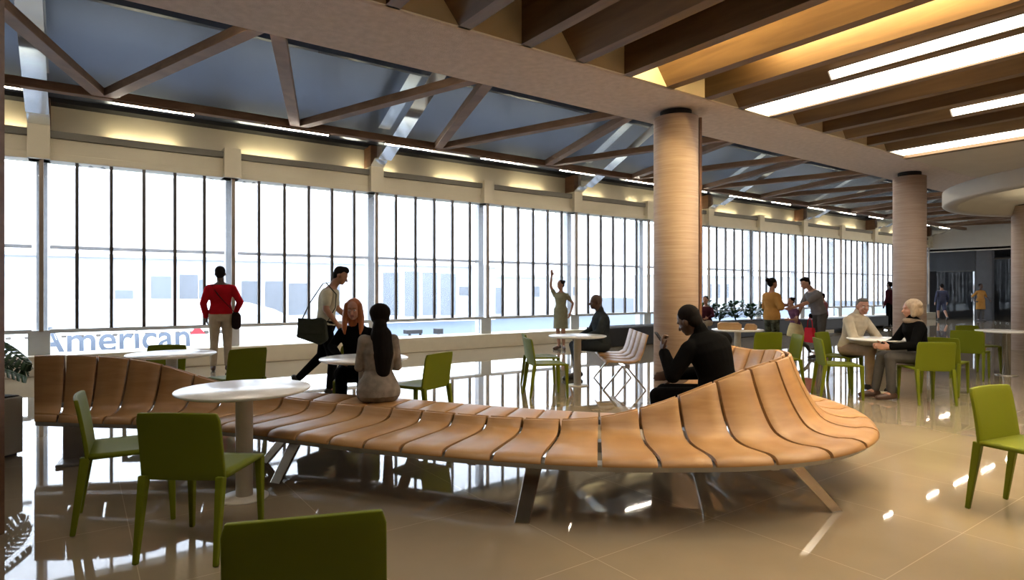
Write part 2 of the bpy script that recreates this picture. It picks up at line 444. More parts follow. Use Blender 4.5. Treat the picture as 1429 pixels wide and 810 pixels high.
# pale lower shell, a separate skin panel
f = MB(); bp = [(x, r*1.004) for x, r in prof[2:9]]
f.rings([[(x, -r*cos(a), fz-(FR-r)*.25-r*sin(a)) for a in [radians(4+j*6) for j in range(30)]] for x, r in bp], cap=False, closed=False); f.build('belly_panel', AIRB, ap)
f = MB()
for k in range(-22, 13):
    x = -.9+k*.48
    yy = -sqrt(FR**2-.86**2)-.012
    f.box(x-.08, x+.08, yy, yy+.1, fz+.78, fz+.92)
f.build('window_row', MULL, ap, bevel=.03)
wg = MB().prism([(-10, -1.5), (-4.5, -1.5), (-11.5, -15), (-14, -15)], 'z', 2.9, 3.1); wg.build('wing', AIRW, ap)
for x in (-9, 5):
    MB().tube([(x, 0, 0.4), (x, 0, 2.6)], .12).build('landing_gear', STEEL, ap)
    MB().prism([(x+.55*cos(a), .55+.55*sin(a)) for a in [2*pi*j/20 for j in range(20)]], 'y', -.25, .25).build('wheel', BLACK, ap)
def text(body, size, name, m, parent, loc, rot, ext=.02, al='LEFT'):
    cu = bpy.data.curves.new(name, 'FONT'); cu.body = body; cu.size = size; cu.extrude = ext; cu.align_x = al; cu.offset = .016
    o = bpy.data.objects.new(name, cu); COL.objects.link(o)
    dg = bpy.context.evaluated_depsgraph_get(); me = bpy.data.meshes.new_from_object(o.evaluated_get(dg))
    COL.objects.unlink(o); bpy.data.objects.remove(o)
    n = bpy.data.objects.new(name, me); COL.objects.link(n); me.materials.clear(); me.materials.append(m)
    n.parent = parent; n.location = loc; n.rotation_euler = rot
    return n
tx = text('American', 1.25, 'lettering', LETT, ap, (-1.17, -FR-.02, fz+.33), (pi/2, 0, 0), ext=.012)
w = max(v.co.x for v in tx.data.vertices); sx = 4.5/w; tx.scale = (sx, 1, 1)
bm = bmesh.new(); bm.from_mesh(tx.data)
bmesh.ops.triangulate(bm, faces=bm.faces); bmesh.ops.subdivide_edges(bm, edges=[e for e in bm.edges if e.calc_length() > .12], cuts=4)
for v in bm.verts:                                 # wrap the letters on the round hull
    h = fz+.33+v.co.y-fz; yb = -sqrt(max(.01, FR**2-h*h)); front = v.co.z > 0
    v.co.z = (-yb-FR-.02)+(.022 if front else -.05)
bm.to_mesh(tx.data); bm.free()
f = MB().prism([(3.34, fz+.80), (3.86, fz+.80), (3.66, fz+1.05), (3.5, fz+1.02)], 'y', -1.98, -1.85); f.build('emblem', REDM, ap)

BLDW = mat('white_facade', (.80, .82, .84, 1), .7, var=.04, scale=(.2, .2, .2))
BLDG = mat('grey_window_band', (.10, .125, .16, 1), .4, var=.15, scale=(.4, .1, .1))
BLDL = mat('pale_blue_glazing', (.16, .20, .26, 1), .35, var=.10, scale=(.3, .3, .3))
def building(label, x0, x1, y, h, wins, roof=True):
    q = 1.62; x0 *= q; x1 *= q; y *= q; u = lambda z: 1.4+(z-1.4)*q; h = u(h)
    wins = [(a*q, b*q, u(c), u(d), m) for a, b, c, d, m in wins]
    t = thing('building', label, 'building', (x0, y, -5))
    MB().box(0, x1-x0, 0, 14, 0, h+5).build('facade', BLDW, t)
    if roof: MB().box(-.5, x1-x0+.5, -.8, 14.5, h+5, h+5.5).build('roof_edge', PIERM, t)
    for a, b, z0, z1, m in wins:
        MB().box(a-x0, b-x0, -.08, .05, z0+5, z1+5).build('window_pane', m, t)
building('long white terminal building with grey window bands and blue glazing seen through the fabric', -8, 47, 70, 4.6,
    [(2.8, 4.3, -.4, 1.5, BLDL), (5.8, 7.6, -.5, 2.9, BLDL), (8.3, 10.0, -.6, 3.1, BLDG), (10.1, 10.7, -.5, 2.6, BLDL), (14.2, 16, -1.2, 2.5, BLDG),
     (16.6, 18.5, -1.3, 2.5, BLDG), (19.1, 21.3, -1.3, 2.3, BLDG), (23.9, 25, -1.4, 3.2, BLDG), (30.4, 32.5, -1.6, 3.7, BLDL), (33.3, 35.3, -1.8, 3.9, BLDL),
     (35.8, 37.9, -1.7, 3.8, BLDL), (38.4, 40.7, -1.8, 3.7, BLDL), (41.2, 42.9, .8, 2.0, BLDG), (43.9, 44.8, .3, 1.5, BLDG)])
building('lower white terminal annex with one tall pane and two small dark windows', 47.6, 68, 72, 3.4,
    [(48.1, 49.6, -1.9, 1.9, BLDL), (55, 56.4, .5, 2.1, BLDG), (63, 64, .7, 2.1, BLDG)])
building('distant white hangar with four narrow grey windows in a row', 88, 135, 74, 4.2,
    [(96.6, 97.9, 0, 2.8, BLDG), (99.2, 100.5, 0, 2.8, BLDG), (101.9, 103.3, 0, 2.8, BLDG), (104.7, 106.1, 0, 2.8, BLDG)])
def cart(label, x, y, w, h):
    t = thing('baggage_cart', label, 'cart', (x, y, -5))
    MB().box(0, w, 0, 1.4, .3, h).build('cart_body', BLACK, t, bevel=.05)
    for q in (.15, .85):
        MB().prism([(w*q+.18*cos(2*pi*j/14), .18+.18*sin(2*pi*j/14)) for j in range(14)], 'y', -.05, .1).build('wheel', BLACK, t)
cart('long low dark baggage cart parked on the pale apron', 37.837, 78.635, 2.4, .85)
cart('short upright dark tug parked beside the low cart on the apron', 41.339, 76.140, .9, 1.05)

# ------------------------------------------------------------------ lime chairs
def make_chair(label):
    t = thing('plastic_chair', label, 'chair', (0, 0, 0), 0, 'lime plastic chairs')
    W = .225
    # seat: gently dished slab with an apron
    nx, ny = 8, 8; m = MB()
    top = [[(-W+2*W*i/nx, -.20+.44*j/ny, .452-.012*(1-((i-nx/2)/(nx/2))**2)*sin(pi*j/ny)-(.012*(j/ny)**6)) for i in range(nx+1)] for j in range(ny+1)]
    vs = [p for r in top for p in r]+[(x, y, .425) for r in top for x, y, z in r]
    n1 = nx+1; N = n1*(ny+1); fs = []
    for j in range(ny):
        for i in range(nx):
            a = j*n1+i; fs += [(a, a+1, a+n1+1, a+n1), (N+a, N+a+n1, N+a+n1+1, N+a+1)]
    edge = [i for i in range(nx+1)]+[(j+1)*n1+nx for j in range(ny)]+[ny*n1+nx-1-i for i in range(nx)]+[(ny-1-j)*n1 for j in range(ny-1)]
    for k in range(len(edge)):
        a, b = edge[k], edge[(k+1) % len(edge)]; fs.append((a, N+a, N+b, b))
    m.add(vs, fs, True); m.build('seat', LIME, t)
    # backrest: solid curved sheet from the apron to the rounded top
    m = MB(); rs = []
    for q in range(9):
        z = .415+.365*q/8; lean = -.215-.055*((z-.415)/.365)**1.3
        w = W*(1-.025*(q/8)) - (.012 if q == 8 else 0)
        r = []
        for s in range(11):
            u = -1+2*s/10; r.append((u*w, lean-.018*(1-u*u)*(q/8), z+(-.006*u*u if q == 8 else 0)))
        rs.append(r+[(x, y+.022, z) for x, y, z in reversed(r)])
    m.rings(rs); m.build('backrest', LIME, t, bevel=.006)
    for s in (-1, 1):
        x = s*(W-.02)
        MB().bar((x, -.215, .44), (x*1.03, -.275, 0), .042, .05, up=(0, 1, 0), w1=.026, h1=.028).build('leg', LIME, t, bevel=.007)
        MB().bar((x, .215, .43), (x*1.02, .228, 0), .042, .048, up=(0, 1, 0), w1=.026, h1=.028).build('leg', LIME, t, bevel=.007)
    return t
chair0 = None
def chair(x, y, rz, label):
    global chair0
    if chair0 is None:
        chair0 = make_chair(label); chair0.location = (x, y, 0); chair0.rotation_euler.z = rz
        return chair0
    return dup(chair0, (x, y, 0), rz, label)

chair(0.260, 4.468, -1.6544, 'lime chair standing side-on between the bench and the closest round table')
chair(0.570, 3.731, -0.6689, 'lime chair with its back turned, pulled up to the closest round table')
chair(0.604, 1.951, -0.3560, 'lime chair cut off by the bottom edge, only its back showing')
chair(1.425, 7.309, 0.3084, 'lime chair beside the table near the man in a red sweater')
chair(0.692, 7.831, 2.5727, 'lime chair half hidden behind the white table by the window kerb')
chair(2.852, 5.642, 0.4253, 'empty lime chair beside the table with the two seated women')
chair(5.085, 6.347, -1.9731, 'lime chair with bare seat on the camera side of the suited man\'s table')
chair(5.525, 7.016, -2.0900, 'lime chair partly hidden by another at the suited man\'s table')
chair(8.626, 5.458, -0.5192, 'lime chair with its back turned at the table holding a tan box')
chair(8.212, 4.894, 0.8522, 'lime chair seen edge-on behind the bench\'s curved end')
chair(8.163, 4.032, -2.4062, 'lime chair side-on between the bench and the man in a beige sweater')
chair(9.191, 4.528, -3.0889, 'lime chair under the man in a beige sweater')
chair(8.687, 3.217, -0.7395, 'lime chair under the woman with blonde hair, back panel towards the viewer')
chair(9.657, 3.337, -1.4680, 'lime chair just behind the blonde woman\'s chair')
chair(11.643, 3.678, -1.4256, 'lime chair at the table beside the bare aisle, back turned, seat to the table')
chair(12.956, 3.970, 2.5727, 'lime chair on the far side of the chrome-post table')
chair(12.663, 2.644, 1.9961, 'lime chair at the picture edge beside the chrome-post table')
chair(4.815, 1.175, 2.9460, 'lone lime chair standing apart on the bare tiles beyond the bench end')
chair(2.491, 6.427, 2.6421, 'lime chair under the red-haired woman')

# ------------------------------------------------------------------ round pedestal tables
table0 = None
def table(x, y, label, post=None):
    global table0
    if table0 is None:
        t = thing('round_table', label, 'table', (x, y, 0), 0, 'round white pedestal tables')
        MB().lathe([(.395, .715), (.425, .728), (.428, .738), (.424, .742), (.01, .742)], 72).build('table_top', WHITE, t)
        MB().lathe([(.055, .01), (.055, .70), (.11, .705), (.11, .716)], 36).build('post', POST, t)
        MB().lathe([(.155, 0), (.155, .008), (.145, .014), (.06, .018)], 48).build('base', POST, t)
        table0 = t; return t
    return dup(table0, (x, y, 0), 0, label)
table(0.912, 4.409, 'round white table closest to the viewer, between two lime chairs and the bench')
table(0.798, 7.326, 'round white table near the man in a red sweater')
table(2.292, 5.734, 'round white table between the two seated women')
table(6.011, 6.768, 'round white table in front of the man in a dark suit')
table(9.223, 6.261, 'round white table carrying a tan box by the planter')
table(9.055, 3.888, 'round white table between the beige sweater man and the blonde woman')
t7 = table(12.555, 3.458, 'round white table on a shiny chrome post at the picture edge')
for c in t7.children:
    if not c.name.startswith('table_top'):
        c.data = c.data.copy(); c.data.materials.clear(); c.data.materials.append(CHROME)
        if c.name.startswith('post'): c['label'] = 'shiny chrome post'

# ------------------------------------------------------------------ serpentine bench
# plan points of the ridge, ridge height, depth on the outer and on the window side
RP = [((-0.316, 6.486), .86, .52, .50), ((0.125, 6.209), .855, .54, .52), ((0.498, 5.956), .80, .56, .56), ((0.882, 5.719), .66, .66, .62),
      ((1.266, 5.397), .54, .74, .70), ((1.586, 4.985), .50, .76, .72), ((2.011, 4.289), .50, .76, .72), ((2.448, 3.609), .50, .74, .72),
      ((2.844, 3.131), .52, .72, .70), ((3.187, 2.837), .62, .70, .66), ((3.525, 2.622), .76, .69, .60), ((3.851, 2.512), .86, .67, .54),
      ((4.204, 2.506), .90, .63, .48), ((4.552, 2.651), .905, .60, .46), ((4.846, 2.908), .90, .60, .46), ((5.073, 3.262), .86, .60, .48), ((5.252, 3.650), .86, .60, .50), ((5.391, 4.018), .86, .60, .50)]
def catmull(P, n=16):
    out = []
    for i in range(len(P)-1):
        p0, p1, p2, p3 = P[max(i-1, 0)], P[i], P[i+1], P[min(i+2, len(P)-1)]
        for k in range(n):
            t = k/n
            out.append([.5*((2*b)+(-a+c)*t+(2*a-5*b+4*c-d)*t*t+(-a+3*b-3*c+d)*t**3) for a, b, c, d in zip(p0, p1, p2, p3)])
    out.append(list(P[-1])); return out
pts = catmull([(p[0], p[1], h, a, b) for p, h, a, b in RP])
acc = [0]
for i in range(1, len(pts)): acc.append(acc[-1]+sqrt((pts[i][0]-pts[i-1][0])**2+(pts[i][1]-pts[i-1][1])**2))
LEN = acc[-1]
def at(s):
    s = max(0, min(LEN, s)); i = 0
    while i < len(acc)-2 and acc[i+1] < s: i += 1
    t = (s-acc[i])/(acc[i+1]-acc[i]); return [a+(b-a)*t for a, b in zip(pts[i], pts[i+1])]
def frame(s):
    p = at(s); a, b = at(s-.06), at(s+.06)
    d = V((b[0]-a[0], b[1]-a[1], 0)).normalized()
    n = V((d.y, -d.x, 0))
    if s < 1.3:                                     # the straight end is cut on the slant
        t = (1-s/1.3)**1.2; e = V(((0.0527, -0.9986)+(0,))); n = (n*(1-t)+e*t).normalized()
    return V((p[0], p[1], 0)), n, d, p[2], p[3], p[4]
def profile(h, w):
    """outline of seat and back across the bench: offset from the ridge, height"""
    dc = .05+.20*(h-.43)/.43
    b = lambda t, p, q, r: (1-t)**2*p+2*t*(1-t)*q+t*t*r
    top = [(.016, h)]
    c1 = (.03+.45*dc, h-(h-.42)*.72); c2 = (dc+.035, .418); e = (dc+.20, .425)
    top.append((.034, h-.004))
    for k in range(1, 8):
        t = k/8; m = (b(t, .04, c1[0], dc), b(t, h-.02, c1[1], .455 if h > .6 else .425+.3*(h-.45)))
        top.append(m)
    l = top[-1]
    for k in range(1, 6):
        t = k/5; top.append((b(t, l[0], dc+.03, e[0]), b(t, l[1], .420, e[1])))
    for x, z in ((.5*(e[0]+w-.09), .432), (w-.09, .438), (w-.04, .434), (w-.014, .422), (w-.003, .405), (w, .392)): top.append((x, z))
    bot = []
    for i, (x, z) in enumerate(top):
        x0, z0 = top[max(i-1, 0)]; x1, z1 = top[min(i+1, len(top)-1)]
        l = sqrt((x1-x0)**2+(z1-z0)**2); nx, nz = (z1-z0)/l, -(x1-x0)/l
        bot.append((max(.004, x+nx*.024), z+nz*.024))
    return top+bot[::-1]
bench = thing('serpentine_bench', 'long wavy oak bench curling round with slatted double seats and rising backrests', 'bench')
NS = 31; gap = .0105
for k in range(NS):
    s0, s1 = LEN*k/NS+gap, LEN*(k+1)/NS-gap
    for side in (0, 1):
        m = MB(); rs = []
        for q in range(4):
            p, n, d, h, wn, wf = frame(s0+(s1-s0)*q/3)
            sg = 1 if side == 0 else -1
            rs.append([p+n*sg*x+V((0, 0, z)) for x, z in profile(h, wn if side == 0 else wf)])
        m.rings(rs); m.build('seat_slat', BENCH, bench, bevel=.004, seg=1)
# steel rails under both seat edges
for side, nm in ((1, 'edge_rail'), (-1, 'edge_rail')):
    m = MB(); rs = []
    for q in range(121):
        s = .02+(LEN-.04)*q/120; p, n, d, h, wn, wf = frame(s); w = (wn if side == 1 else wf)-.075
        c = p+n*side*w
        rs.append([c+n*x+V((0, 0, z)) for x, z in ((-.03, .352), (.03, .352), (.035, .392), (-.03, .402))])
    m.rings(rs, smooth=False); m.build(nm, STEEL, bench)
m = MB(); rs = []
for q in range(121):
    s = .02+(LEN-.04)*q/120; p, n, d, h, wn, wf = frame(s)
    rs.append([p+n*x+V((0, 0, z)) for x, z in ((-.05, .30), (.05, .30), (.05, .37), (-.05, .37))])
m.rings(rs, smooth=False); m.build('spine_beam', STEEL, bench)
for s in [LEN*(k+.5)/11 for k in range(11)]:
    p, n, d, h, wn, wf = frame(s)
    MB().bar(p-n*(wf-.08)+V((0, 0, .352)), p+n*(wn-.08)+V((0, 0, .352)), .05, .035).build('cross_arm', STEEL, bench)
def blade(t0, f0, wd=None):
    a, b = V(t0+(.36,)), V(f0+(.0,)); dr = (b-a); hz = V((dr.x, dr.y, 0)).normalized(); sd = V((-hz.y, hz.x, 0))
    if wd: sd = V(wd+(0,)); hz = V((-sd.y, sd.x, 0))
    rs = []
    for t, w in ((0, .13), (.10, .115), (.2, .10), (1, .092)):
        c = a+dr*t; th = hz*.014
        rs.append([c-sd*w/2-th, c+sd*w/2-th, c+sd*w/2+th, c-sd*w/2+th])
    MB().rings(rs, smooth=False).build('leg', CHROME, bench, bevel=.006)
blade((1.340, 4.570), (1.163, 4.598), ((0.4928, -0.8702))); blade((1.429, 4.937), (1.226, 5.204), ((0.4928, -0.8702)))
blade((2.327, 3.008), (2.172, 2.946), ((0.7514, -0.6598))); blade((2.900, 3.520), (3.156, 3.707))
blade((3.605, 2.097), (3.917, 1.949), ((0.9523, -0.3050))); blade((3.861, 2.836), (3.974, 3.063))
blade((5.111, 2.867), (5.319, 2.780)); blade((4.894, 3.389), (4.854, 3.541))
blade((2.156, 4.664), (2.371, 4.794))
p, n, d, h, wn, wf = frame(.36)
c = p+n*.12
MB().bar(c+V((0, 0, 0)), c+V((0, 0, .36)), .16, .05, up=n).build('end_pedestal', STEEL, bench, bevel=.01)
MB().bar(c-n*.2+V((0, 0, .012)), c+n*.2+V((0, 0, .012)), .2, .024).build('end_foot', STEEL, bench, bevel=.006)

# ------------------------------------------------------------------ tandem seat by the column
td = thing('tandem_seat', 'short row of joined oak seats on chrome legs beside the column', 'bench', (6.172, 5.942, 0), 0.9219)
# local +y is the way it faces, +x runs away from the viewer
def tprof(): return [(.27, .385), (.262, .415), (.22, .428), (.0, .412), (-.12, .415), (-.185, .45), (-.225, .54), (-.29, .78), (-.30, .795)]
TSEAT = 4; tw = .385
for k in range(TSEAT):
    pf = tprof(); pb = []
    for i, (y, z) in enumerate(pf):
        y0, z0 = pf[max(i-1, 0)]; y1, z1 = pf[min(i+1, len(pf)-1)]; l = sqrt((y1-y0)**2+(z1-z0)**2)
        pb.append((y-(z1-z0)/l*.018*-1*-1, z+(y1-y0)/l*.018))
    m = MB(); poly = pf+pb[::-1]
    m.rings([[(x, y, z) for y, z in poly] for x in (k*tw+.006, (k+1)*tw-.006)])
    m.build('seat_shell', BENCH, td, bevel=.004, seg=1)
MB().bar((0, -.02, .35), (TSEAT*tw, -.02, .35), .07, .05).build('beam', CHROME, td)
for x in (.14, TSEAT*tw-.14):
    MB().bar((x, .02, .345), (x, .30, .0), .035, .022, up=(0, 1, 0)).build('leg', CHROME, td, bevel=.004)
    MB().bar((x, -.02, .345), (x, -.30, .0), .035, .022, up=(0, 1, 0)).build('leg', CHROME, td, bevel=.004)
    MB().tube([(x, .2, .40), (x, -.2, .40)], .012).build('seat_bracket', CHROME, td)

# ------------------------------------------------------------------ monstera planter
LEAF = mat('dark_green_leaf', (.026, .075, .030, 1), .35, var=.25, scale=(9, 9, 9)); STEMM = mat('green_stem', (.06, .10, .03, 1), .5)
SOIL = mat('dark_soil', (.03, .02, .014, 1), .9, var=.3, scale=(40, 40, 40))
PX, PY = -0.814, 6.718
mp = thing('potted_monstera', 'big-leaved monstera in a square cream planter at the end of the bench', 'plant', (PX, PY, 0), -0.8639)
m = MB().box(-.30, .30, -.30, .30, .02, .50); m.build('planter_box', PLASTER2, mp, bevel=.01)
MB().box(-.27, .27, -.27, .27, .0, .03).build('plinth', MULL, mp)
MB().box(-.28, .28, -.28, .28, .47, .51).build('soil', SOIL, mp)
def monstera_leaf(m, base, tip, w):
    base, tip = V(base), V(tip); d = tip-base; L = d.length; d.normalize()
    s = d.cross(V((0, 0, 1))).normalized(); u = s.cross(d).normalized()
    N = 9
    for sd in (-1, 1):
        for k in range(N):
            t0, t1 = k/N, (k+.72)/N
            wf = lambda t: w*(sin(pi*min(1, .12+t*.92))**.7)
            a = base+d*L*t0-u*.02*t0; b = base+d*L*t1-u*.02*t1
            e0 = base+d*L*min(1, t0+.16)+s*sd*wf(t0)-u*(.10*wf(t0)+.06*L*t0*t0*3)
            e1 = base+d*L*min(1.03, t1+.15)+s*sd*wf(t1)-u*(.10*wf(t1)+.06*L*t1*t1*3)
            q0, q1 = a.lerp(e0, .5)+u*.03, b.lerp(e1, .5)+u*.03
            c = a.lerp(b, .5).lerp(e0.lerp(e1, .5), 1.08)
            m.add([a, b, q1, q0, e1, e0, c], [(0, 1, 2, 3), (3, 2, 4, 5), (5, 4, 6)], True)
    m.add([base+s*.006, base-s*.006, tip-s*.003, tip+s*.003], [(0, 1, 2, 3)], True)
rnd = random.Random(4)
for k in range(15):
    a = 2*pi*k/15+rnd.uniform(-.25, .25); hh = rnd.uniform(.68, 1.02); r0 = rnd.uniform(.12, .30)
    st = (.06*cos(a), .06*sin(a), .5); mid = (.7*r0*cos(a), .7*r0*sin(a), hh*.92); en = (r0*cos(a), r0*sin(a), hh)
    tip = (en[0]+.30*cos(a), en[1]+.30*sin(a), hh-rnd.uniform(.10, .24))
    MB().tube([st, mid, en], .008, 6).build('stalk', STEMM, mp)
    m = MB(); monstera_leaf(m, en, tip, rnd.uniform(.12, .17)); o = m.build('leaf', LEAF, mp)
    so = o.modifiers.new('s', 'SOLIDIFY'); so.thickness = .003
m = MB(); m.tube([(.05, 0, .5), (.10, -.05, .9), (.18, -.1, 1.07), (.34, -.14, 1.09)], .006, 6); m.build('stalk', STEMM, mp)
m = MB(); monstera_leaf(m, (.20, -.1, 1.08), (.50, -.18, 1.06), .05); m.build('leaf', LEAF, mp)

# ------------------------------------------------------------------ dark planter with shrubs and dark bench by the window
DGREY = mat('charcoal_laminate', (.022, .023, .026, 1), .45, var=.1)
pl = thing('long_planter', 'long charcoal planter box holding bushes along the window', 'planter', (10.6, 11.25, 0))
MB().box(0, 8.6, -.35, .35, 0, .48).build('planter_box', DGREY, pl, bevel=.02)
MB().box(.05, 8.55, -.31, .31, .46, .49).build('soil', SOIL, pl)
def bush(x, y, h, label, seed):
    t = thing('bush', label, 'plant', (x, y, .492), 0, 'bushes in the long planter'); r = random.Random(seed)
    m = MB()
    for k in range(5): m.tube([(0, 0, 0), (r.uniform(-.2, .2), r.uniform(-.12, .12), h*.7)], .012, 5)
    m.build('stem', STEMM, t); m = MB()
    for k in range(130):
        a = r.uniform(0, 2*pi); rr = .26*sqrt(r.random()); z = h*(.1+.85*r.random()); c = V((rr*cos(a), .6*rr*sin(a), z))
        d = V((cos(a)+r.uniform(-.5, .5), sin(a)+r.uniform(-.5, .5), r.uniform(.05, .9))).normalized(); s = d.cross(V((0, 0, 1))).normalized(); l = r.uniform(.15, .22)
        m.add([c, c+d*l*.5+s*l*.3, c+d*l, c+d*l*.5-s*l*.3], [(0, 1, 2, 3)], True)
    m.build('foliage', LEAF, t)
for k in range(7):
    bush(13.2+.82*k, 11.25, [.56, .46, .60, .48, .58, .46, .52][k], 'leafy green bush in the long charcoal planter, %s from the column end' % ['first', 'second', 'third', 'fourth', 'fifth', 'sixth', 'seventh'][k], 20+k)
db = thing('lobby_bench', 'long low black upholstered bench by the far window', 'bench', (19.6, 10.75, 0))
MB().box(0, 5.2, -.35, .35, .10, .47).build('cushion', DGREY, db, bevel=.03)
for x in (.3, 2.5, 4.9): MB().box(x-.05, x+.05, -.3, .3, 0, .10).build('leg', BLACK, db)

# ------------------------------------------------------------------ small things on a table
TAN = mat('tan_cardboard', (.42, .25, .11, 1), .7, var=.12)
bx = thing('paper_box', 'tan cardboard box lying on the white table by the planter', 'box', (9.063, 6.313, .7425), -0.9104)
MB().box(-.19, .19, -.12, .12, 0, .085).build('carton', TAN, bx, bevel=.01)
MB().prism([(-.2, .085), (.2, .085), (.15, .12), (-.15, .12)], 'y', -.125, .125).build('lid', TAN, bx, bevel=.008)
b2 = thing('paper_bag', 'folded tan paper bag beside the cardboard box on the table', 'bag', (9.286, 6.056, .7425), -1.1593)
MB().prism([(-.1, 0), (.1, 0), (.095, .07), (.06, .10), (-.07, .09)], 'y', -.08, .08).build('bag_body', TAN, b2, bevel=.012)
MB().box(-.06, .05, -.07, .07, .09, .102).build('folded_top', TAN, b2)

# ------------------------------------------------------------------ people
def fr(u, ref):
    u = u.normalized(); f = (ref-u*ref.dot(u)).normalized(); return u, f, f.cross(u)   # up, forward, right
class P(MB):
    def cap(s, a, b, ra, rb, n=12):
        a, b = V(a), V(b); d = b-a; L = d.length
        if L < 1e-5: return s
        d.normalize(); x = d.cross(V((.31, .17, .93))).normalized(); y = d.cross(x)
        rs = []
        for k in range(5):
            t = pi/2*(1-k/4.); rr = max(.001, ra*cos(t)); rs.append((a-d*ra*sin(t), rr))
        for k in range(5):
            t = pi/2*k/4.; rr = max(.001, rb*cos(t)); rs.append((b+d*rb*sin(t), rr))
        return s.rings([[c+x*cos(2*pi*j/n)*r+y*sin(2*pi*j/n)*r for j in range(n)] for c, r in rs])
    def ell(s, c, rx, ry, rz_, fm=None, n=20, m=12):
        c = V(c); u, f, r = fm if fm else (V((0, 0, 1)), V((0, 1, 0)), V((1, 0, 0)))
        rs = []
        for i in range(m+1):
            t = -pi/2+pi*i/m; q = max(.02, cos(t)); rs.append([c+u*rz_*sin(t)+r*rx*q*cos(2*pi*j/n)+f*ry*q*sin(2*pi*j/n) for j in range(n)])
        return s.rings(rs)
    def loft(s, secs, n=24):
        return s.rings([[c+r*a*cos(2*pi*j/n)+f*b*sin(2*pi*j/n) for j in range(n)] for c, r, f, a, b in secs])
    def solid(s, name, m, vox, parent=None, smooth=4, clampz=None):
        o = s.build(name+'_raw', m); rm = o.modifiers.new('r', 'REMESH'); rm.mode = 'VOXEL'; rm.voxel_size = vox; rm.use_smooth_shade = True
        sm = o.modifiers.new('s', 'SMOOTH'); sm.factor = .5; sm.iterations = smooth
        dg = bpy.context.evaluated_depsgraph_get(); me = bpy.data.meshes.new_from_object(o.evaluated_get(dg))
        old = o.data; bpy.data.objects.remove(o); bpy.data.meshes.remove(old)
        if clampz is not None:
            for v in me.vertices: v.co.z = max(v.co.z, clampz)
        me.name = name; q = bpy.data.objects.new(name, me); COL.objects.link(q)
        if not len(me.materials): me.materials.append(m)
        if parent: q.parent = parent
        return q

SKIN = {'dark': mat('deep_brown_skin', (.075, .036, .022, 1), .5, var=.06), 'mid': mat('tan_skin', (.34, .17, .105, 1), .5, var=.05), 'fair': mat('fair_skin', (.40, .20, .135, 1), .5, var=.05)}
def cl(name, c, v=.10): return mat(name, c+(1,), .95, spec=.06, var=v, scale=(12, 12, 12), bump=.25, bscale=140)
EYE = mat('eye_white', (.7, .68, .64, 1), .3); IRIS = mat('dark_iris', (.03, .018, .012, 1), .25); LIP = mat('lip', (.36, .10, .08, 1), .5)

def hand(p, wr, d, nrm, S, curl=.35, side=1, grip=0):
    """palm and five fingers: d along the hand, nrm out of the palm, side -> where the thumb leaves"""
    d = V(d).normalized(); nrm = (V(nrm)-d*V(nrm).dot(d)).normalized(); s = d.cross(nrm).normalized()*side
    wr = V(wr); L = .095*S
    lens = (.068, .076, .071, .056); offs = (.030, .010, -.010, -.029)
    for ln, of in zip(lens, offs):
        k = wr+d*L*(.98-abs(of-.008)*2.2)+s*of*S
        p.cap(wr+s*of*.55*S, k, .0145*S, .0125*S, 8)
        c1 = curl; a = (d*cos(c1)+nrm*sin(c1)); m1 = k+a*ln*.52*S; c2 = c1*2.1+grip
        b = (d*cos(c2)+nrm*sin(c2)); m2 = m1+b*ln*.30*S; c3 = c2+curl*.8
        e = (d*cos(c3)+nrm*sin(c3))
        p.cap(k, m1, .0098*S, .0088*S, 8); p.cap(m1, m2, .0088*S, .0078*S, 8); p.cap(m2, m2+e*ln*.2*S, .0078*S, .0068*S, 8)
    tb = wr+d*.022*S+s*.026*S; t1 = tb+(d*.6+s*.75+nrm*.25).normalized()*.042*S; t2 = t1+(d*.9+s*.25+nrm*(.3+grip*.4)).normalized()*.034*S
    p.cap(tb, t1, .0145*S, .0115*S, 8); p.cap(t1, t2, .0112*S, .0085*S, 8)
    p.cap(wr-d*.01, wr+d*L*.5, .024*S, .023*S, 8)

def head(p, c, up, fwd, S, fem=False):
    F = fr(V(up), V(fwd)); u, f, r = F; c = V(c); k = S
    p.ell(c+u*.028*k-f*.008*k, .076*k, .094*k, .088*k, F)                       # skull
    p.ell(c-u*.030*k+f*.022*k, .060*k, .070*k, .082*k, F)                       # face
    p.ell(c-u*.088*k+f*.052*k, .032*k, .030*k, .024*k, F)                       # chin
    p.cap(c-u*.010*k+f*.088*k, c-u*.040*k+f*.108*k, .010*k, .0145*k, 8)         # nose
    p.cap(c+u*.016*k+f*.080*k-r*.035*k, c+u*.016*k+f*.080*k+r*.035*k, .012*k, .012*k, 8)   # brow
    p.cap(c-u*.066*k+f*.082*k-r*.016*k, c-u*.066*k+f*.082*k+r*.016*k, .009*k, .009*k, 8)   # lips
    for q in (-1, 1):
        p.ell(c-u*.012*k-f*.006*k+r*q*.076*k, .012*k, .020*k, .031*k, F)        # ears
        p.ell(c-u*.035*k+f*.058*k+r*q*.030*k, .026*k, .024*k, .024*k, F)        # cheeks
    return F

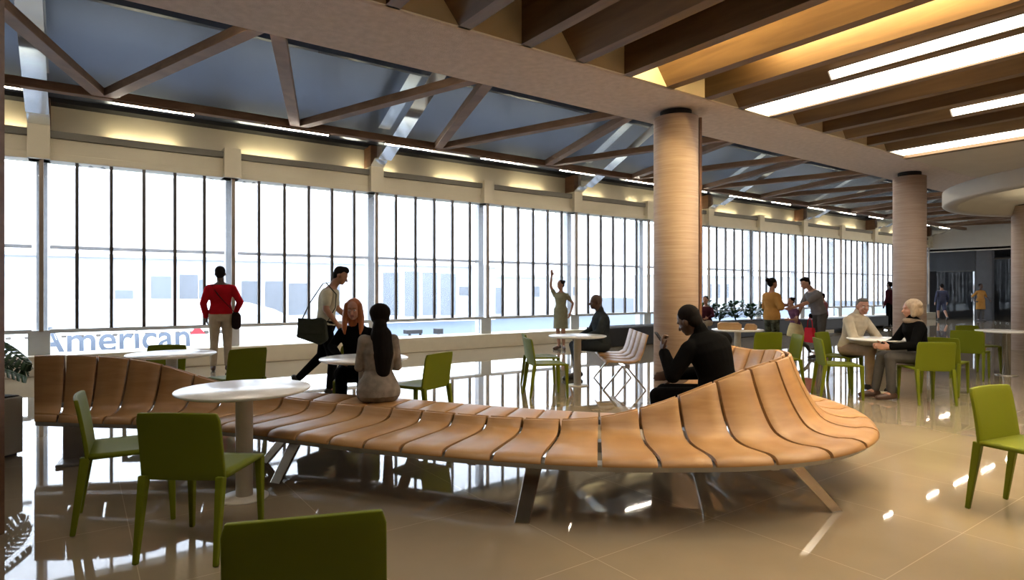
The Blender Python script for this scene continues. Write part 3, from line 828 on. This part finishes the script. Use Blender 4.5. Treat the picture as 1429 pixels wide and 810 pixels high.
def torso_secs(pel, nb, fwd, S, fem, inf, bend=0, t0=-.14, t1=1.0, flare=0):
    pel, nb = V(pel), V(nb); u, f, r = fr(nb-pel, V(fwd)); L = (nb-pel).length
    T = [(-.22, .10, .085), (-.14, .145, .105), (0, .168, .120), (.12, .165, .115), (.32, .145, .102), (.52, .158, .112), (.70, .178, .122), (.84, .176, .108), (.93, .125, .082), (1.0, .066, .060)]
    if fem: T = [(-.22, .10, .085), (-.14, .155, .110), (0, .175, .120), (.12, .160, .112), (.34, .120, .090), (.52, .132, .100), (.68, .152, .118), (.84, .150, .094), (.93, .100, .070), (1.0, .052, .050)]
    out = []
    for t, a, b in T:
        if t < t0-.001 or t > t1+.001: continue
        off = -f*bend*4*max(0, t)*(1-t) if t < 1 else V((0, 0, 0))
        fl_ = flare*max(0, (.3-t)) if flare else 0
        out.append((pel+u*L*t+off, r, f, a*S+inf+fl_, b*S+inf+fl_))
    return out

def human(label, loc, rz, S, J, skin, top, bottom, shoe, hair, vox=.009, fem=False, extra=None, group=None):
    """J: pel nb hd hdir hup fwd | shL elL wrL hdL nL ... | hipL knL anL toL ..."""
    k = S/1.75; g = lambda n, d=None: V(J[n]) if n in J else d
    pel, nb, hd = g('pel'), g('nb'), g('hd'); fwd = g('fwd', V((0, 1, 0)))
    u, f, r = fr(nb-pel, fwd); bend = J.get('bend', 0); L = (nb-pel).length
    sw = (.150 if fem else .178)*k
    jt = {}
    sf = g('sfwd', f)
    su, sff, sr = fr(nb-pel, sf)
    for q, sd in (('L', -1), ('R', 1)):
        jt['sh'+q] = g('sh'+q, nb-u*.105*k-f*bend*.5+sr*sd*sw)
        jt['hip'+q] = g('hip'+q, pel+r*sd*.088*k-u*.03*k)
        for n in ('el', 'wr', 'kn', 'an', 'to'): jt[n+q] = g(n+q)
    b = P()
    b.loft(torso_secs(pel, nb, fwd, k, fem, 0, bend))
    hup = g('hup', V((0, 0, 1))); hdir = g('hdir', fwd)
    F = head(b, hd, hup, hdir, k, fem)
    b.cap(nb-u*.03*k, hd-F[0]*.03*k-F[1]*.012*k, (.050 if fem else .058)*k, (.046 if fem else .055)*k)
    am = .86 if fem else 1.0
    for q, sd in (('L', -1), ('R', 1)):
        sh, el, wr, hp, kn, an, to = [jt[n+q] for n in ('sh', 'el', 'wr', 'hip', 'kn', 'an', 'to')]
        b.cap(nb-u*.07*k, sh, .048*k*am, .056*k*am)
        b.cap(sh, el, .054*k*am, .041*k*am); b.cap(el, el.lerp(wr, .3), .041*k*am, .041*k*am); b.cap(el.lerp(wr, .3), wr, .041*k*am, .026*k*am)
        hv = g('hd'+q, wr-el); nn = g('n'+q, -r*sd if abs(hv.normalized().dot(r)) < .8 else f)
        hand(b, wr, hv, nn, k*1.04, J.get('curl'+q, .32), J.get('th'+q, sd), J.get('grip'+q, 0))
        b.cap(hp, kn, .088*k, .056*k); b.cap(kn, kn.lerp(an, .3), .055*k, .056*k); b.cap(kn.lerp(an, .3), an, .056*k, .036*k)
        b.cap(an, to, .036*k, .028*k)
    bm_ = SKIN[skin]
    root = b.solid('person', bm_, vox)
    root.location = loc if len(loc) == 3 else (loc[0], loc[1], 0); root.rotation_euler.z = rz
    tag(root, label, 'person', group)
    # top
    if top:
        m, sl, hem = top['mat'], top.get('sleeve', 2), top.get('hem', -.14)
        t = P(); t.loft(torso_secs(pel, nb, fwd, k, fem, top.get('inf', .012)*k, bend, hem, 1.0 if top.get('collar') else .935, top.get('flare', 0)))
        i = top.get('inf', .012)*k
        for q, sd in (('L', -1), ('R', 1)):
            sh, el, wr = jt['sh'+q], jt['el'+q], jt['wr'+q]
            t.cap(nb-u*.065*k, sh, .050*k*am+i*.7, .056*k*am+i); t.cap(pel.lerp(nb, .64)-f*bend*.6, sh, .085*k*am+i, .052*k*am+i)
            if sl > 0: t.cap(sh, sh.lerp(el, min(1, sl)), .056*k*am+i, (.056-.013*min(1, sl))*k*am+i)
            if sl > 1: t.cap(el, el.lerp(wr, sl-1-.06), .044*k*am+i, (.044-.014*(sl-1))*k*am+i)
        if top.get('collar'): t.cap(nb-u*.03*k, nb+u*.025*k+(hd-nb)*.12, .072*k, .064*k)
        t.solid(top.get('name', 'shirt'), m, vox, root, 3)
        if top.get('skirt'):
            z1, w, d = top['skirt']; sk = P(); c0 = pel+u*.1*k; c1 = V((pel.x, pel.y, z1))
            sk.loft([(c0.lerp(c1, s_), r, f, (.175+(w-.175)*s_)*k, (.128+(d-.128)*s_)*k) for s_ in (0, .25, .5, .75, 1)])
            sk.solid('skirt', m, vox, root, 3)
        if top.get('lap'):
            sk = P()
            for q in 'LR': sk.cap(jt['hip'+q], jt['hip'+q].lerp(jt['kn'+q], .95), .105*k, .082*k)
            sk.cap(jt['hipL'], jt['hipR'], .11*k, .11*k); sk.cap(jt['knL'].lerp(jt['hipL'], .1), jt['knR'].lerp(jt['hipR'], .1), .07*k, .07*k)
            sk.cap(pel, jt['hipL'].lerp(jt['hipR'], .5), .13*k, .12*k)
            sk.solid('skirt', m, vox, root, 3)
    if bottom:
        t = P(); m = bottom['mat']; ln = bottom.get('len', 1.0)
        t.loft(torso_secs(pel, nb, fwd, k, fem, .009*k, 0, -.22, .13))
        for q in 'LR':
            hp, kn, an = jt['hip'+q], jt['kn'+q], jt['an'+q]
            t.cap(pel-u*.02, hp, .105*k, .098*k); t.cap(hp, kn, .100*k, .069*k); t.cap(kn, kn.lerp(an, ln*.93), .068*k, .052*k)
        t.solid(bottom.get('name', 'trousers'), m, vox, root, 3)
    if shoe:
        for q in 'LR':
            an, to = jt['an'+q], jt['to'+q]; d = (to-an); d.normalize()
            h = V((d.x, d.y, 0)); h = h.normalized() if h.length > .05 else V(fwd)
            dn = V((0, 0, -1)) if an.z < .14*k else (d.cross(h.cross(V((0, 0, 1)))).normalized())
            if dn.z > 0: dn = -dn
            t = P(); heel = an-d*.035*k+dn*.042*k; toe = to+d*.02*k
            t.cap(heel, an.lerp(to, .5)+dn*.02*k, .040*k, .043*k); t.cap(an.lerp(to, .45)+dn*.015*k, toe, .044*k, .034*k); t.cap(an, heel, .045*k, .04*k)
            t.solid('shoe', shoe, min(vox, .009), root, 3, 0.0 if an.z < .14*k else None)
    if hair:
        hair['fn'](root, hd, F, k, hair['mat'], vox, nb)
    if J.get('face'):
        U, Fw, R_ = F
        for q in (-1, 1):
            e = P(); e.ell(hd-U*.006*k+Fw*.0805*k+R_*q*.030*k, .0135*k, .009*k, .0085*k, F, 12, 8); eo = e.build('eye', EYE, root)
            e = P(); e.ell(hd-U*.006*k+Fw*.0875*k+R_*q*.030*k, .0058*k, .0034*k, .0062*k, F, 10, 6); e.build('iris', IRIS, eo)
            e = P(); e.cap(hd+U*.020*k+Fw*.0905*k+R_*q*.016*k, hd+U*.022*k+Fw*.083*k+R_*q*.046*k, .0045*k, .003*k, 6); e.build('eyebrow', IRIS if skin == 'dark' else hair['mat'] if hair else IRIS, root)
        e = P(); e.cap(hd-U*.066*k+Fw*.0895*k-R_*.018*k, hd-U*.066*k+Fw*.0895*k+R_*.018*k, .0055*k, .0055*k, 8); e.build('mouth', LIP, root)
    return root

# hair styles ----------------------------------------------------------------
def hair_short(root, c, F, k, m, vox, nb, full=.0):
    u, f, r = F; h = P()
    h.ell(c+u*.042*k-f*.022*k, .080*k, .090*k, .084*k, F); h.ell(c+u*.0*k-f*.052*k, .070*k, .056*k, .080*k, F)
    h.ell(c+u*.088*k+f*.022*k, .060*k, .064*k, (.034+full)*k, F)
    h.solid('hair', m, min(vox, .008), root, 2)
def hair_quiff(root, c, F, k, m, vox, nb): hair_short(root, c, F, k, m, vox, nb, .016)
def hair_crop(root, c, F, k, m, vox, nb):
    u, f, r = F; h = P(); h.ell(c+u*.040*k-f*.020*k, .082*k, .092*k, .088*k, F); h.ell(c-u*.012*k-f*.052*k, .072*k, .056*k, .072*k, F); h.solid('hair', m, min(vox, .008), root, 2)
def hair_long(root, c, F, k, m, vox, nb):
    u, f, r = F; h = P()
    h.ell(c+u*.040*k-f*.020*k, .088*k, .094*k, .088*k, F)
    for q in (-1, 1):
        a = c+u*.05*k+r*q*.066*k+f*.02*k
        h.cap(a, c-u*.09*k+r*q*.088*k+f*.018*k, .034*k, .036*k); h.cap(c-u*.09*k+r*q*.088*k+f*.018*k, c-u*.20*k+r*q*.092*k+f*.045*k, .036*k, .028*k)
        h.cap(c-u*.20*k+r*q*.092*k+f*.045*k, c-u*.265*k+r*q*.085*k+f*.06*k, .028*k, .012*k)
    h.cap(c-f*.06*k, c-u*.19*k-f*.045*k, .082*k, .072*k)
    h.solid('hair', m, min(vox, .008), root, 3)
def hair_bun_long(root, c, F, k, m, vox, nb):
    u, f, r = F; h = P()
    h.ell(c+u*.040*k-f*.020*k, .092*k, .100*k, .092*k, F); h.ell(c+u*.010*k-f*.06*k, .088*k, .072*k, .085*k, F)
    h.ell(c+u*.05*k-f*.07*k, .10*k, .085*k, .09*k, F); h.cap(c-u*.03*k-f*.08*k, c-u*.17*k-f*.12*k, .06*k, .088*k); h.cap(c-u*.17*k-f*.12*k+r*.02*k, c-u*.34*k-f*.15*k+r*.03*k, .096*k, .100*k); h.cap(c-u*.34*k-f*.15*k+r*.03*k, c-u*.49*k-f*.16*k+r*.03*k, .098*k, .070*k)
    h.solid('hair', m, min(vox, .008), root, 3)
def hair_bun(root, c, F, k, m, vox, nb):
    u, f, r = F; h = P()
    h.ell(c+u*.038*k-f*.020*k, .082*k, .093*k, .085*k, F); h.ell(c+u*.0*k-f*.05*k, .072*k, .058*k, .075*k, F)
    h.ell(c+u*.075*k-f*.115*k, .045*k, .045*k, .045*k, F); h.solid('hair', m, min(vox, .008), root, 2)
def hair_bob(root, c, F, k, m, vox, nb):
    u, f, r = F; h = P()
    h.ell(c+u*.040*k-f*.028*k, .100*k, .108*k, .096*k, F); h.ell(c-u*.02*k-f*.055*k, .102*k, .085*k, .098*k, F)
    for q in (-1, 1): h.cap(c+u*.04*k+r*q*.070*k, c-u*.075*k+r*q*.080*k+f*.005*k, .040*k, .034*k)
    for a in range(8): h.ell(c+u*(.035+.05*sin(a*2.2))*k-f*.075*k+r*.09*sin(a*1.7)*k, .034*k, .03*k, .034*k, F)
    h.solid('hair', m, min(vox, .008), root, 2)
HM = {'black': mat('black_hair', (.007, .005, .0045, 1), .85, spec=.15, var=.3, scale=(60, 60, 8)), 'red': mat('auburn_hair', (.34, .105, .030, 1), .45, var=.25, scale=(60, 60, 8)),
      'grey': mat('grey_hair', (.10, .09, .08, 1), .6, var=.3, scale=(60, 60, 8)), 'blonde': mat('pale_blonde_hair', (.40, .30, .195, 1), .6, var=.2, scale=(50, 50, 20))}

# pose helpers ----------------------------------------------------------------
def stand(S, **kw):
    k = S/1.75
    J = dict(pel=(0, 0, .95*k), nb=(0, -.01*k, 1.475*k), hd=(0, .025*k, 1.635*k),
             elL=(-.25*k, -.03*k, 1.12*k), elR=(.25*k, -.03*k, 1.12*k), wrL=(-.26*k, .06*k, .87*k), wrR=(.26*k, .06*k, .87*k),
             knL=(-.10*k, .02*k, .50*k), knR=(.10*k, .02*k, .50*k), anL=(-.11*k, -.03*k, .085*k), anR=(.11*k, -.03*k, .085*k),
             toL=(-.13*k, .13*k, .035*k), toR=(.13*k, .13*k, .035*k))
    J.update(kw); return J
def sit(S, seat=.45, lean=0, **kw):
    k = S/1.75; z = seat+.095*k
    J = dict(pel=(0, 0, z+.02), nb=(0, -.02*k+lean, z+.52*k-.3*lean*lean), hd=(0, .025*k+lean*1.15, z+.685*k-.45*lean*lean),
             elL=(-.24*k, .08*k+lean*.6, z+.22*k), elR=(.24*k, .08*k+lean*.6, z+.22*k), wrL=(-.15*k, .30*k+lean*.4, z+.16*k), wrR=(.15*k, .30*k+lean*.4, z+.16*k),
             hipL=(-.095*k, 0, z), hipR=(.095*k, 0, z),
             knL=(-.11*k, .43*k, z+.005), knR=(.11*k, .43*k, z+.005), anL=(-.11*k, .42*k, .085*k), anR=(.11*k, .42*k, .085*k),
             toL=(-.12*k, .58*k, .035*k), toR=(.12*k, .58*k, .035*k))
    J.update(kw); return J

SHOEB = mat('black_leather_shoe', (.012, .011, .010, 1), .4); SHOEN = mat('brown_leather_shoe', (.06, .03, .02, 1), .45)
C_RED = cl('red_knit', (.34, .006, .012)); C_KHAKI = cl('khaki_cotton', (.34, .27, .19)); C_CREAM = cl('cream_jersey', (.55, .51, .38)); C_BLACK = cl('black_cloth', (.003, .003, .0033), .2)
C_GREYW = cl('grey_tweed', (.24, .215, .185), .3); C_SUIT = cl('charcoal_suiting', (.030, .036, .040), .15); C_OLIVE = cl('olive_cloth', (.22, .21, .13)); C_ORANGE = cl('mustard_cloth', (.40, .20, .055))
C_GREY = cl('grey_cotton', (.15, .14, .14)); C_DGREY = cl('dark_grey_cotton', (.075, .07, .065)); C_YEL = cl('pale_yellow_cloth', (.50, .40, .20)); C_PURP = cl('plum_stripe', (.12, .05, .09), .3)
C_PINK = cl('dusty_pink_cloth', (.30, .10, .11)); C_MAROON = cl('maroon_cloth', (.05, .012, .018)); C_NAVY = cl('slate_cloth', (.05, .055, .09)); C_BEIGE = cl('beige_knit', (.47, .41, .31)); C_TAUPE = cl('taupe_cloth', (.30, .22, .15))
C_LEOP = cl('dark_patterned_cloth', (.06, .065, .045), .9); C_BAG = cl('green_grey_canvas', (.035, .040, .032)); C_BAGD = cl('dark_brown_leather', (.018, .010, .010))

def strap(parent, pts, m, w=.02):
    t = MB(); t.tube(pts, w, 8, flat=.25); return t.build('strap', m, parent)

# man in red, back to the hall
S = 1.84; k = S/1.75
p = human('man in a red sweater and khaki trousers looking out of the window, back turned', (2.012, 11.581), -0.2718, S,
    stand(S, elL=(-.255*k, -.05*k, 1.13*k), wrL=(-.225*k, .05*k, .90*k), elR=(.30*k, -.08*k, 1.15*k), wrR=(.22*k, .10*k, .98*k), hdR=(-.3, .3, -.8), hd=(-.01, .02*k, 1.625*k), hdir=(.05, 1, -.08)),
    'dark', dict(mat=C_RED, sleeve=2, hem=-.0, name='sweater'), dict(mat=C_KHAKI), SHOEN, dict(fn=hair_crop, mat=HM['black']), .010)
bg_ = thing('shoulder_bag', 'dark brown shoulder bag on the hip of the man in red', 'bag', p.location, p.rotation_euler.z)
t = P(); t.loft([(V((.235*k, -.06, z)), V((.35, -.6, 0)).normalized(), V((.6, .35, 0)).normalized(), a, b) for z, a, b in ((.73, .05, .02), (.76, .13, .05), (.86, .15, .06), (.98, .14, .055), (1.03, .08, .03))]); t.solid('bag_body', C_BAGD, .010, bg_)
strap(bg_, [(.24*k, -.12, 1.0), (.12, -.175, 1.16), (-.03, -.165, 1.34), (-.12, -.07, 1.50), (-.11, .03, 1.49)], C_BAGD, .022)

# man with a bag, walking
S = 1.75; k = 1
p = human('man in a cream tee and dark trousers walking with a shoulder bag, looking down', (2.734, 8.182), -2.0900, S,
    stand(S, pel=(0, 0, .95), nb=(0, .075, 1.465), hd=(0, .19, 1.61), hdir=(.05, 1, -.48), hup=(0, .42, 1), bend=.025,
          elR=(.235, .04, 1.16), wrR=(.225, .19, .955), elL=(-.235, .10, 1.16), wrL=(-.20, .28, 1.0), knR=(.09, .11, .50), anR=(.09, .06, .085), toR=(.10, .22, .035),
          knL=(-.09, -.08, .52), anL=(-.09, -.40, .20), toL=(-.09, -.36, .055), curlR=.6),
    'mid', dict(mat=C_CREAM, sleeve=.62, hem=-.10, name='tee'), dict(mat=C_BLACK), SHOEB, dict(fn=hair_quiff, mat=HM['black']), .008)
bg_ = thing('messenger_bag', 'green-grey messenger bag hanging at the back of the walking man in the cream tee', 'bag', p.location, p.rotation_euler.z)
MB().rings([[(.215, y, z), (.325, y, z), (.325, y+dy, z+h), (.215, y+dy, z+h)] for y, z, dy, h in ((-.33, .80, .07, .22), (-.02, .69, .0, .36), (.08, .76, -.03, .26))], smooth=False).build('bag_body', C_BAG, bg_, bevel=.03, seg=3)
MB().bar((.33, -.30, .95), (.33, .03, .93), .012, .20).build('flap', C_BAG, bg_, bevel=.005)
strap(bg_, [(.27, -.27, 1.0), (.20, -.17, 1.25), (.13, -.02, 1.50), (.05, .06, 1.52)], C_BAG, .02); strap(bg_, [(.13, .02, 1.515), (.165, .16, 1.36), (.17, .15, 1.18), (.21, .06, 1.0)], C_BAG, .018)

# red-haired woman seated facing the hall
S = 1.70; k = S/1.75
human('woman with long auburn hair in a black coat seated facing the viewer at a table', (2.456, 6.378), 2.6814, S,
    sit(S, .45, .03, hd=(.02, .06, 1.20), hdir=(.1, 1, -.22), face=1, wrL=(-.16, .22, .70), wrR=(.14, .24, .70), elL=(-.25, .03, .80), elR=(.25, .03, .80)),
    'fair', dict(mat=C_BLACK, sleeve=2, hem=-.14, name='coat', lap=1, collar=1), dict(mat=C_BLACK), SHOEB, dict(fn=hair_long, mat=HM['red']), .007, True)

# woman on the bench, back to the viewer
S = 1.64; k = S/1.75
human('woman with a long dark ponytail in a grey tweed dress sitting on the wavy bench', (2.139, 5.020), -0.3645, S,
    sit(S, .43, .05, hd=(.02, .10, 1.165), hdir=(.1, 1, -.15), shL=(-.125, .0, .97), shR=(.125, .0, .97), elL=(-.165, .05, .73), elR=(.165, .05, .73), wrL=(-.13, .26, .70), wrR=(.13, .26, .70)),
    'dark', dict(mat=C_GREYW, sleeve=1.9, hem=-.14, name='dress', lap=1, inf=.008, flare=.06), None, SHOEB, dict(fn=hair_bun_long, mat=HM['black']), .007, True)

# suited man
S = 1.80; k = S/1.75
human('bald man in a dark suit seated sideways behind a round table', (6.812, 7.082), 1.0713, S,
    sit(S, .43, .05, hd=(0, .10, 1.225), hdir=(-.05, 1, -.05), anL=(-.10, .44, .09), wrL=(-.12, .34, .66), wrR=(.10, .36, .66), toL=(-.11, .62, .035), anR=(.1, .36, .09), toR=(.11, .52, .035)),
    'dark', dict(mat=C_SUIT, sleeve=1.97, hem=-.14, name='jacket', inf=.018, collar=1), dict(mat=C_SUIT), SHOEB, None, .009)

# man with the phone on the inner side of the bench
S = 1.80; k = S/1.75
p = human('man in a black jacket on the wavy bench reading his phone', (4.224, 3.069), 0.4972, S,
    sit(S, .43, .14, bend=.05, fwd=(.62, .78, 0), pel=(0, -.02, .56), hd=(0, .215, 1.155), hdir=(.40, 1, -.5), hup=(0, .45, 1), elL=(-.23, .30, .72), wrL=(-.10, .40, .90), hdL=(.15, .2, 1), nL=(.35, -1, .1), gripL=.6, curlL=.6,
        elR=(.22, .16, .70), wrR=(.12, .36, .68)),
    'dark', dict(mat=C_BLACK, sleeve=1.97, hem=-.14, name='jacket', inf=.016, collar=1), dict(mat=C_BLACK), SHOEB, dict(fn=hair_crop, mat=HM['black']), .007)
ph = thing('phone', 'black mobile phone held up by the man in the black jacket', 'phone', p.location, p.rotation_euler.z)
PHB = mat('black_phone_shell', (.01, .01, .011, 1), .25)
a, b = V((-.075, .385, .93)), V((-.06, .475, 1.055))
MB().bar(a, b, .072, .009, up=(0, -.8, .6)).build('phone_body', PHB, ph, bevel=.003)
n_ = (b-a).cross(V((1, 0, 0))).normalized(); n_ = n_ if n_.y < 0 else -n_
MB().bar(a.lerp(b, .06)+n_*.0048, b.lerp(a, .06)+n_*.0048, .064, .001, up=(0, -.8, .6)).build('screen', mat('dark_glass_screen', (.02, .022, .028, 1), .08), ph)

# waving woman
S = 1.66; k = S/1.75
human('woman in an olive dress waving with one arm raised by the window', (9.423, 11.213), 2.1860, S,
    stand(S, elR=(.25*k, .06*k, 1.60*k), wrR=(.20*k, .13*k, 1.86*k), hdR=(-.05, .1, 1), nR=(0, 1, 0), elL=(-.30*k, -.08*k, 1.16*k), wrL=(-.26*k, .05*k, .92*k), hdir=(.6, 1, .05),
          knL=(-.07*k, .02, .5*k), knR=(.07*k, .02, .5*k), anL=(-.07*k, -.03, .085*k), anR=(.05*k, -.03, .085*k)),
    'mid', dict(mat=C_OLIVE, sleeve=.5, hem=-.14, name='dress', skirt=(.50, .19, .15)), None, SHOEN, dict(fn=hair_bun, mat=HM['black']), .011, True)

# group near the planter
S = 1.66; k = S/1.75
human('woman in a mustard jacket and patterned trousers standing with folded arms by the planter', (11.185, 6.827), -1.8530, S,
    stand(S, elL=(-.22*k, .02, 1.14*k), elR=(.24*k, .02, 1.14*k), wrL=(.02, .20, 1.17*k), wrR=(-.02, .22, 1.13*k), hdir=(.2, 1, 0)),
    'mid', dict(mat=C_ORANGE, sleeve=2, hem=-.14, name='jacket', inf=.03), dict(mat=C_LEOP), SHOEB, dict(fn=hair_bun, mat=HM['black']), .012, True)
S = 1.74; k = S/1.75
human('man in a grey tee bending towards a running child', (12.354, 6.486), 1.0019, S,
    stand(S, nb=(0, .16, 1.44*k), hd=(0, .30, 1.57*k), hdir=(0, 1, -.5), hup=(0, .4, 1), elL=(-.20, .36, 1.17*k), wrL=(-.10, .60, 1.08*k), elR=(.24, .24, 1.12*k), wrR=(.22, .34, .88*k)),
    'mid', dict(mat=C_GREY, sleeve=.8, hem=-.10, name='tee', inf=.02), dict(mat=C_DGREY), SHOEB, dict(fn=hair_short, mat=HM['black']), .012)
S = 1.27; k = S/1.75
human('child in a plum top and pale yellow skirt running towards the bench', (12.243, 6.933), 1.2092, S,
    stand(S, nb=(0, .07, 1.46*k), hd=(0, .12, 1.63*k), elL=(-.26*k, .12, 1.12*k), wrL=(-.26*k, .30, 1.12*k), elR=(.28*k, -.10, 1.15*k), wrR=(.28*k, -.12, .95*k),
          knL=(-.09*k, .12, .52*k), anL=(-.09*k, .10, .085*k), toL=(-.09*k, .24, .035*k), knR=(.09*k, -.06, .50*k), anR=(.09*k, -.36, .30*k), toR=(.09*k, -.42, .16*k)),
    'mid', dict(mat=C_PURP, sleeve=.5, hem=-.05, name='top'), dict(mat=C_DGREY), SHOEB, dict(fn=hair_bun, mat=HM['black']), .010, True)
ch = bpy.context.scene.objects
kid = [o for o in COL.objects if o.get('label', '').startswith('child in a plum')][0]
t = P(); t.loft([(V((0, .0, z*k)), V((1, 0, 0)), V((0, 1, 0)), a*k, b*k) for z, a, b in ((1.05, .15, .12), (.9, .21, .18), (.72, .25, .22), (.62, .26, .23))]); t.solid('skirt', C_YEL, .012, kid)
tb = thing('tote_bag', 'small red tote bag hanging from the hand of the man in the grey tee', 'bag', (12.027, 6.510, 0), -1.9923)
REDC = cl('red_cloth', (.45, .02, .03))
MB().rings([[(-w, -.04, z), (w, -.04, z), (w, .04, z), (-w, .04, z)] for z, w in ((.36, .13), (.40, .145), (.66, .11))], smooth=False).build('bag_body', REDC, tb, bevel=.015)
MB().tube([(-.08, 0, .65), (-.06, 0, .80), (0, 0, .86), (.06, 0, .80), (.08, 0, .65)], .008, 6).build('handle', REDC, tb)
S = 1.68; k = S/1.75
human('person in a dusty pink shirt seated on the black bench by the far window', (20.75, 10.72), 0.6604, S,
    sit(S, .47, .05), 'mid', dict(mat=C_PINK, sleeve=1.9, hem=-.14, name='shirt'), dict(mat=C_BLACK), SHOEB, dict(fn=hair_short, mat=HM['black']), .013)
S = 1.55; k = S/1.75
human('person in a maroon top sitting on the end of the planter beside the column', (13.452, 10.062), 1.8792, S,
    sit(S, .48, .05), 'mid', dict(mat=C_MAROON, sleeve=1.9, hem=-.14, name='top'), dict(mat=C_KHAKI), SHOEB, dict(fn=hair_bun, mat=HM['black']), .013, True)
S = 1.76; k = S/1.75
human('person in a maroon jacket and black trousers standing half behind the column', (25.426, 10.619), -0.0872, S,
    stand(S), 'dark', dict(mat=C_MAROON, sleeve=2, hem=-.14, name='jacket', inf=.02), dict(mat=C_BLACK), SHOEB, dict(fn=hair_crop, mat=HM['black']), .014)

# two at the table beside the column
S = 1.78; k = S/1.75
human('grey-haired man in a beige sweater leaning forward with clasped hands at a table', (9.266, 4.425), 2.9863, S,
    sit(S, .45, .16, hd=(.0, .21, 1.175), hdir=(.55, 1, -.15), face=1, elL=(-.27, .26, .72), elR=(.27, .26, .72), wrL=(-.07, .47, .63), wrR=(.06, .48, .63), hdL=(.8, .5, -.15), hdR=(-.8, .5, -.15), nL=(0, 0, -1), nR=(0, 0, -1),
        knL=(-.16, .43, .56), knR=(.17, .43, .56), anL=(-.16, .42, .085), anR=(.18, .42, .085)),
    'fair', dict(mat=C_BEIGE, sleeve=1.9, hem=-.14, name='sweater', inf=.018, collar=1), dict(mat=C_TAUPE), SHOEB, dict(fn=hair_short, mat=HM['grey']), .008)
S = 1.72; k = S/1.75
human('woman with short pale blonde hair in a black jacket seated side-on at a table', (8.861, 3.339), 0.8522, S,
    sit(S, .45, .12, hd=(0, .11, 1.17), hdir=(.1, 1, -.15), elL=(-.24, .20, .72), elR=(.24, .20, .72), wrL=(-.10, .42, .68), wrR=(.10, .43, .68), hdL=(.3, 1, 0), hdR=(-.3, 1, 0), anL=(-.10, .40, .085), anR=(.12, .50, .085), toL=(-.10, .55, .035), toR=(.12, .66, .035)),
    'fair', dict(mat=C_BLACK, sleeve=1.95, hem=-.14, name='jacket', inf=.018, collar=1), dict(mat=C_DGREY), SHOEN, dict(fn=hair_bob, mat=HM['blonde']), .008, True)
old = [o for o in COL.objects if o.get('label', '').startswith('woman with short pale blonde')][0]
t = P()
for q in range(12):
    a, b = 2*pi*q/12, 2*pi*(q+1)/12
    t.cap((.088*cos(a), .085+.085*sin(a), 1.005+.012*sin(a)), (.088*cos(b), .085+.085*sin(b), 1.005+.012*sin(b)), .036, .036)
t.solid('scarf', cl('sand_scarf', (.22, .165, .12), .35), .008, old)
# two walking far away
S = 1.74
human('person in a slate top and shorts walking in the distant dark lobby', (33.185, 11.600), -0.8163, S,
    stand(S, knL=(-.09, .15, .52), anL=(-.09, .12, .1), toL=(-.09, .27, .05), knR=(.09, -.05, .5), anR=(.09, -.32, .16), toR=(.09, -.22, .05)), 'mid', dict(mat=C_NAVY, sleeve=1.9, hem=-.14, name='top'), dict(mat=C_NAVY, len=.1, name='shorts'), SHOEB, dict(fn=hair_crop, mat=HM['black']), .016)
human('person in a mustard top and grey skirt walking in the distant dark lobby', (34.314, 10.427), 2.4230, S,
    stand(S, elL=(-.30, -.1, 1.15), elR=(.30, -.1, 1.15), wrL=(-.34, .06, 1.0), wrR=(.34, .06, 1.0), knL=(-.05, .08, .5), anL=(-.03, .1, .085), toL=(-.03, .25, .035)), 'dark', dict(mat=C_ORANGE, sleeve=1.2, hem=-.14, name='top', skirt=(.55, .2, .16)), dict(mat=C_DGREY), SHOEB, dict(fn=hair_bun, mat=HM['black']), .016, True)

SKY, EXPO = 8, 0.2
# ------------------------------------------------------------------ light, world, camera
wd = bpy.data.worlds.new('sky'); SC.world = wd; wd.use_nodes = True
N, L = wd.node_tree.nodes, wd.node_tree.links
bg = N['Background']; bg.inputs[1].default_value = SKY
tc = N.new('ShaderNodeTexCoord'); sx = N.new('ShaderNodeSeparateXYZ'); L.new(tc.outputs['Generated'], sx.inputs[0])
cr = N.new('ShaderNodeValToRGB'); L.new(sx.outputs[2], cr.inputs[0])
cr.color_ramp.elements[0].position = 0; cr.color_ramp.elements[0].color = (.95, .97, 1, 1)
cr.color_ramp.elements[1].position = .6; cr.color_ramp.elements[1].color = (.82, .90, 1, 1)
L.new(cr.outputs[0], bg.inputs[0])
sun = bpy.data.lights.new('sun', 'SUN'); sun.energy = 2.2; sun.angle = radians(2); sun.color = (1, .96, .9)
so = bpy.data.objects.new('sun', sun); COL.objects.link(so); so.rotation_euler = (radians(48), 0, radians(-20))

cam = bpy.data.cameras.new('camera'); co = bpy.data.objects.new('camera', cam); COL.objects.link(co)
co.location = (0, 0, 1.4); co.rotation_euler = (pi/2, 0, radians(54.54-90))
cam.sensor_width = 36; cam.lens = 848/1429*36; cam.shift_y = 1.5/1429; cam.clip_end = 2000
SC.camera = co
SC.view_settings.view_transform = 'Standard'; SC.view_settings.look = 'None'
SC.view_settings.gamma = 1; SC.view_settings.use_curve_mapping = False
SC.view_settings.exposure = EXPO
SC.cycles.use_denoising = True
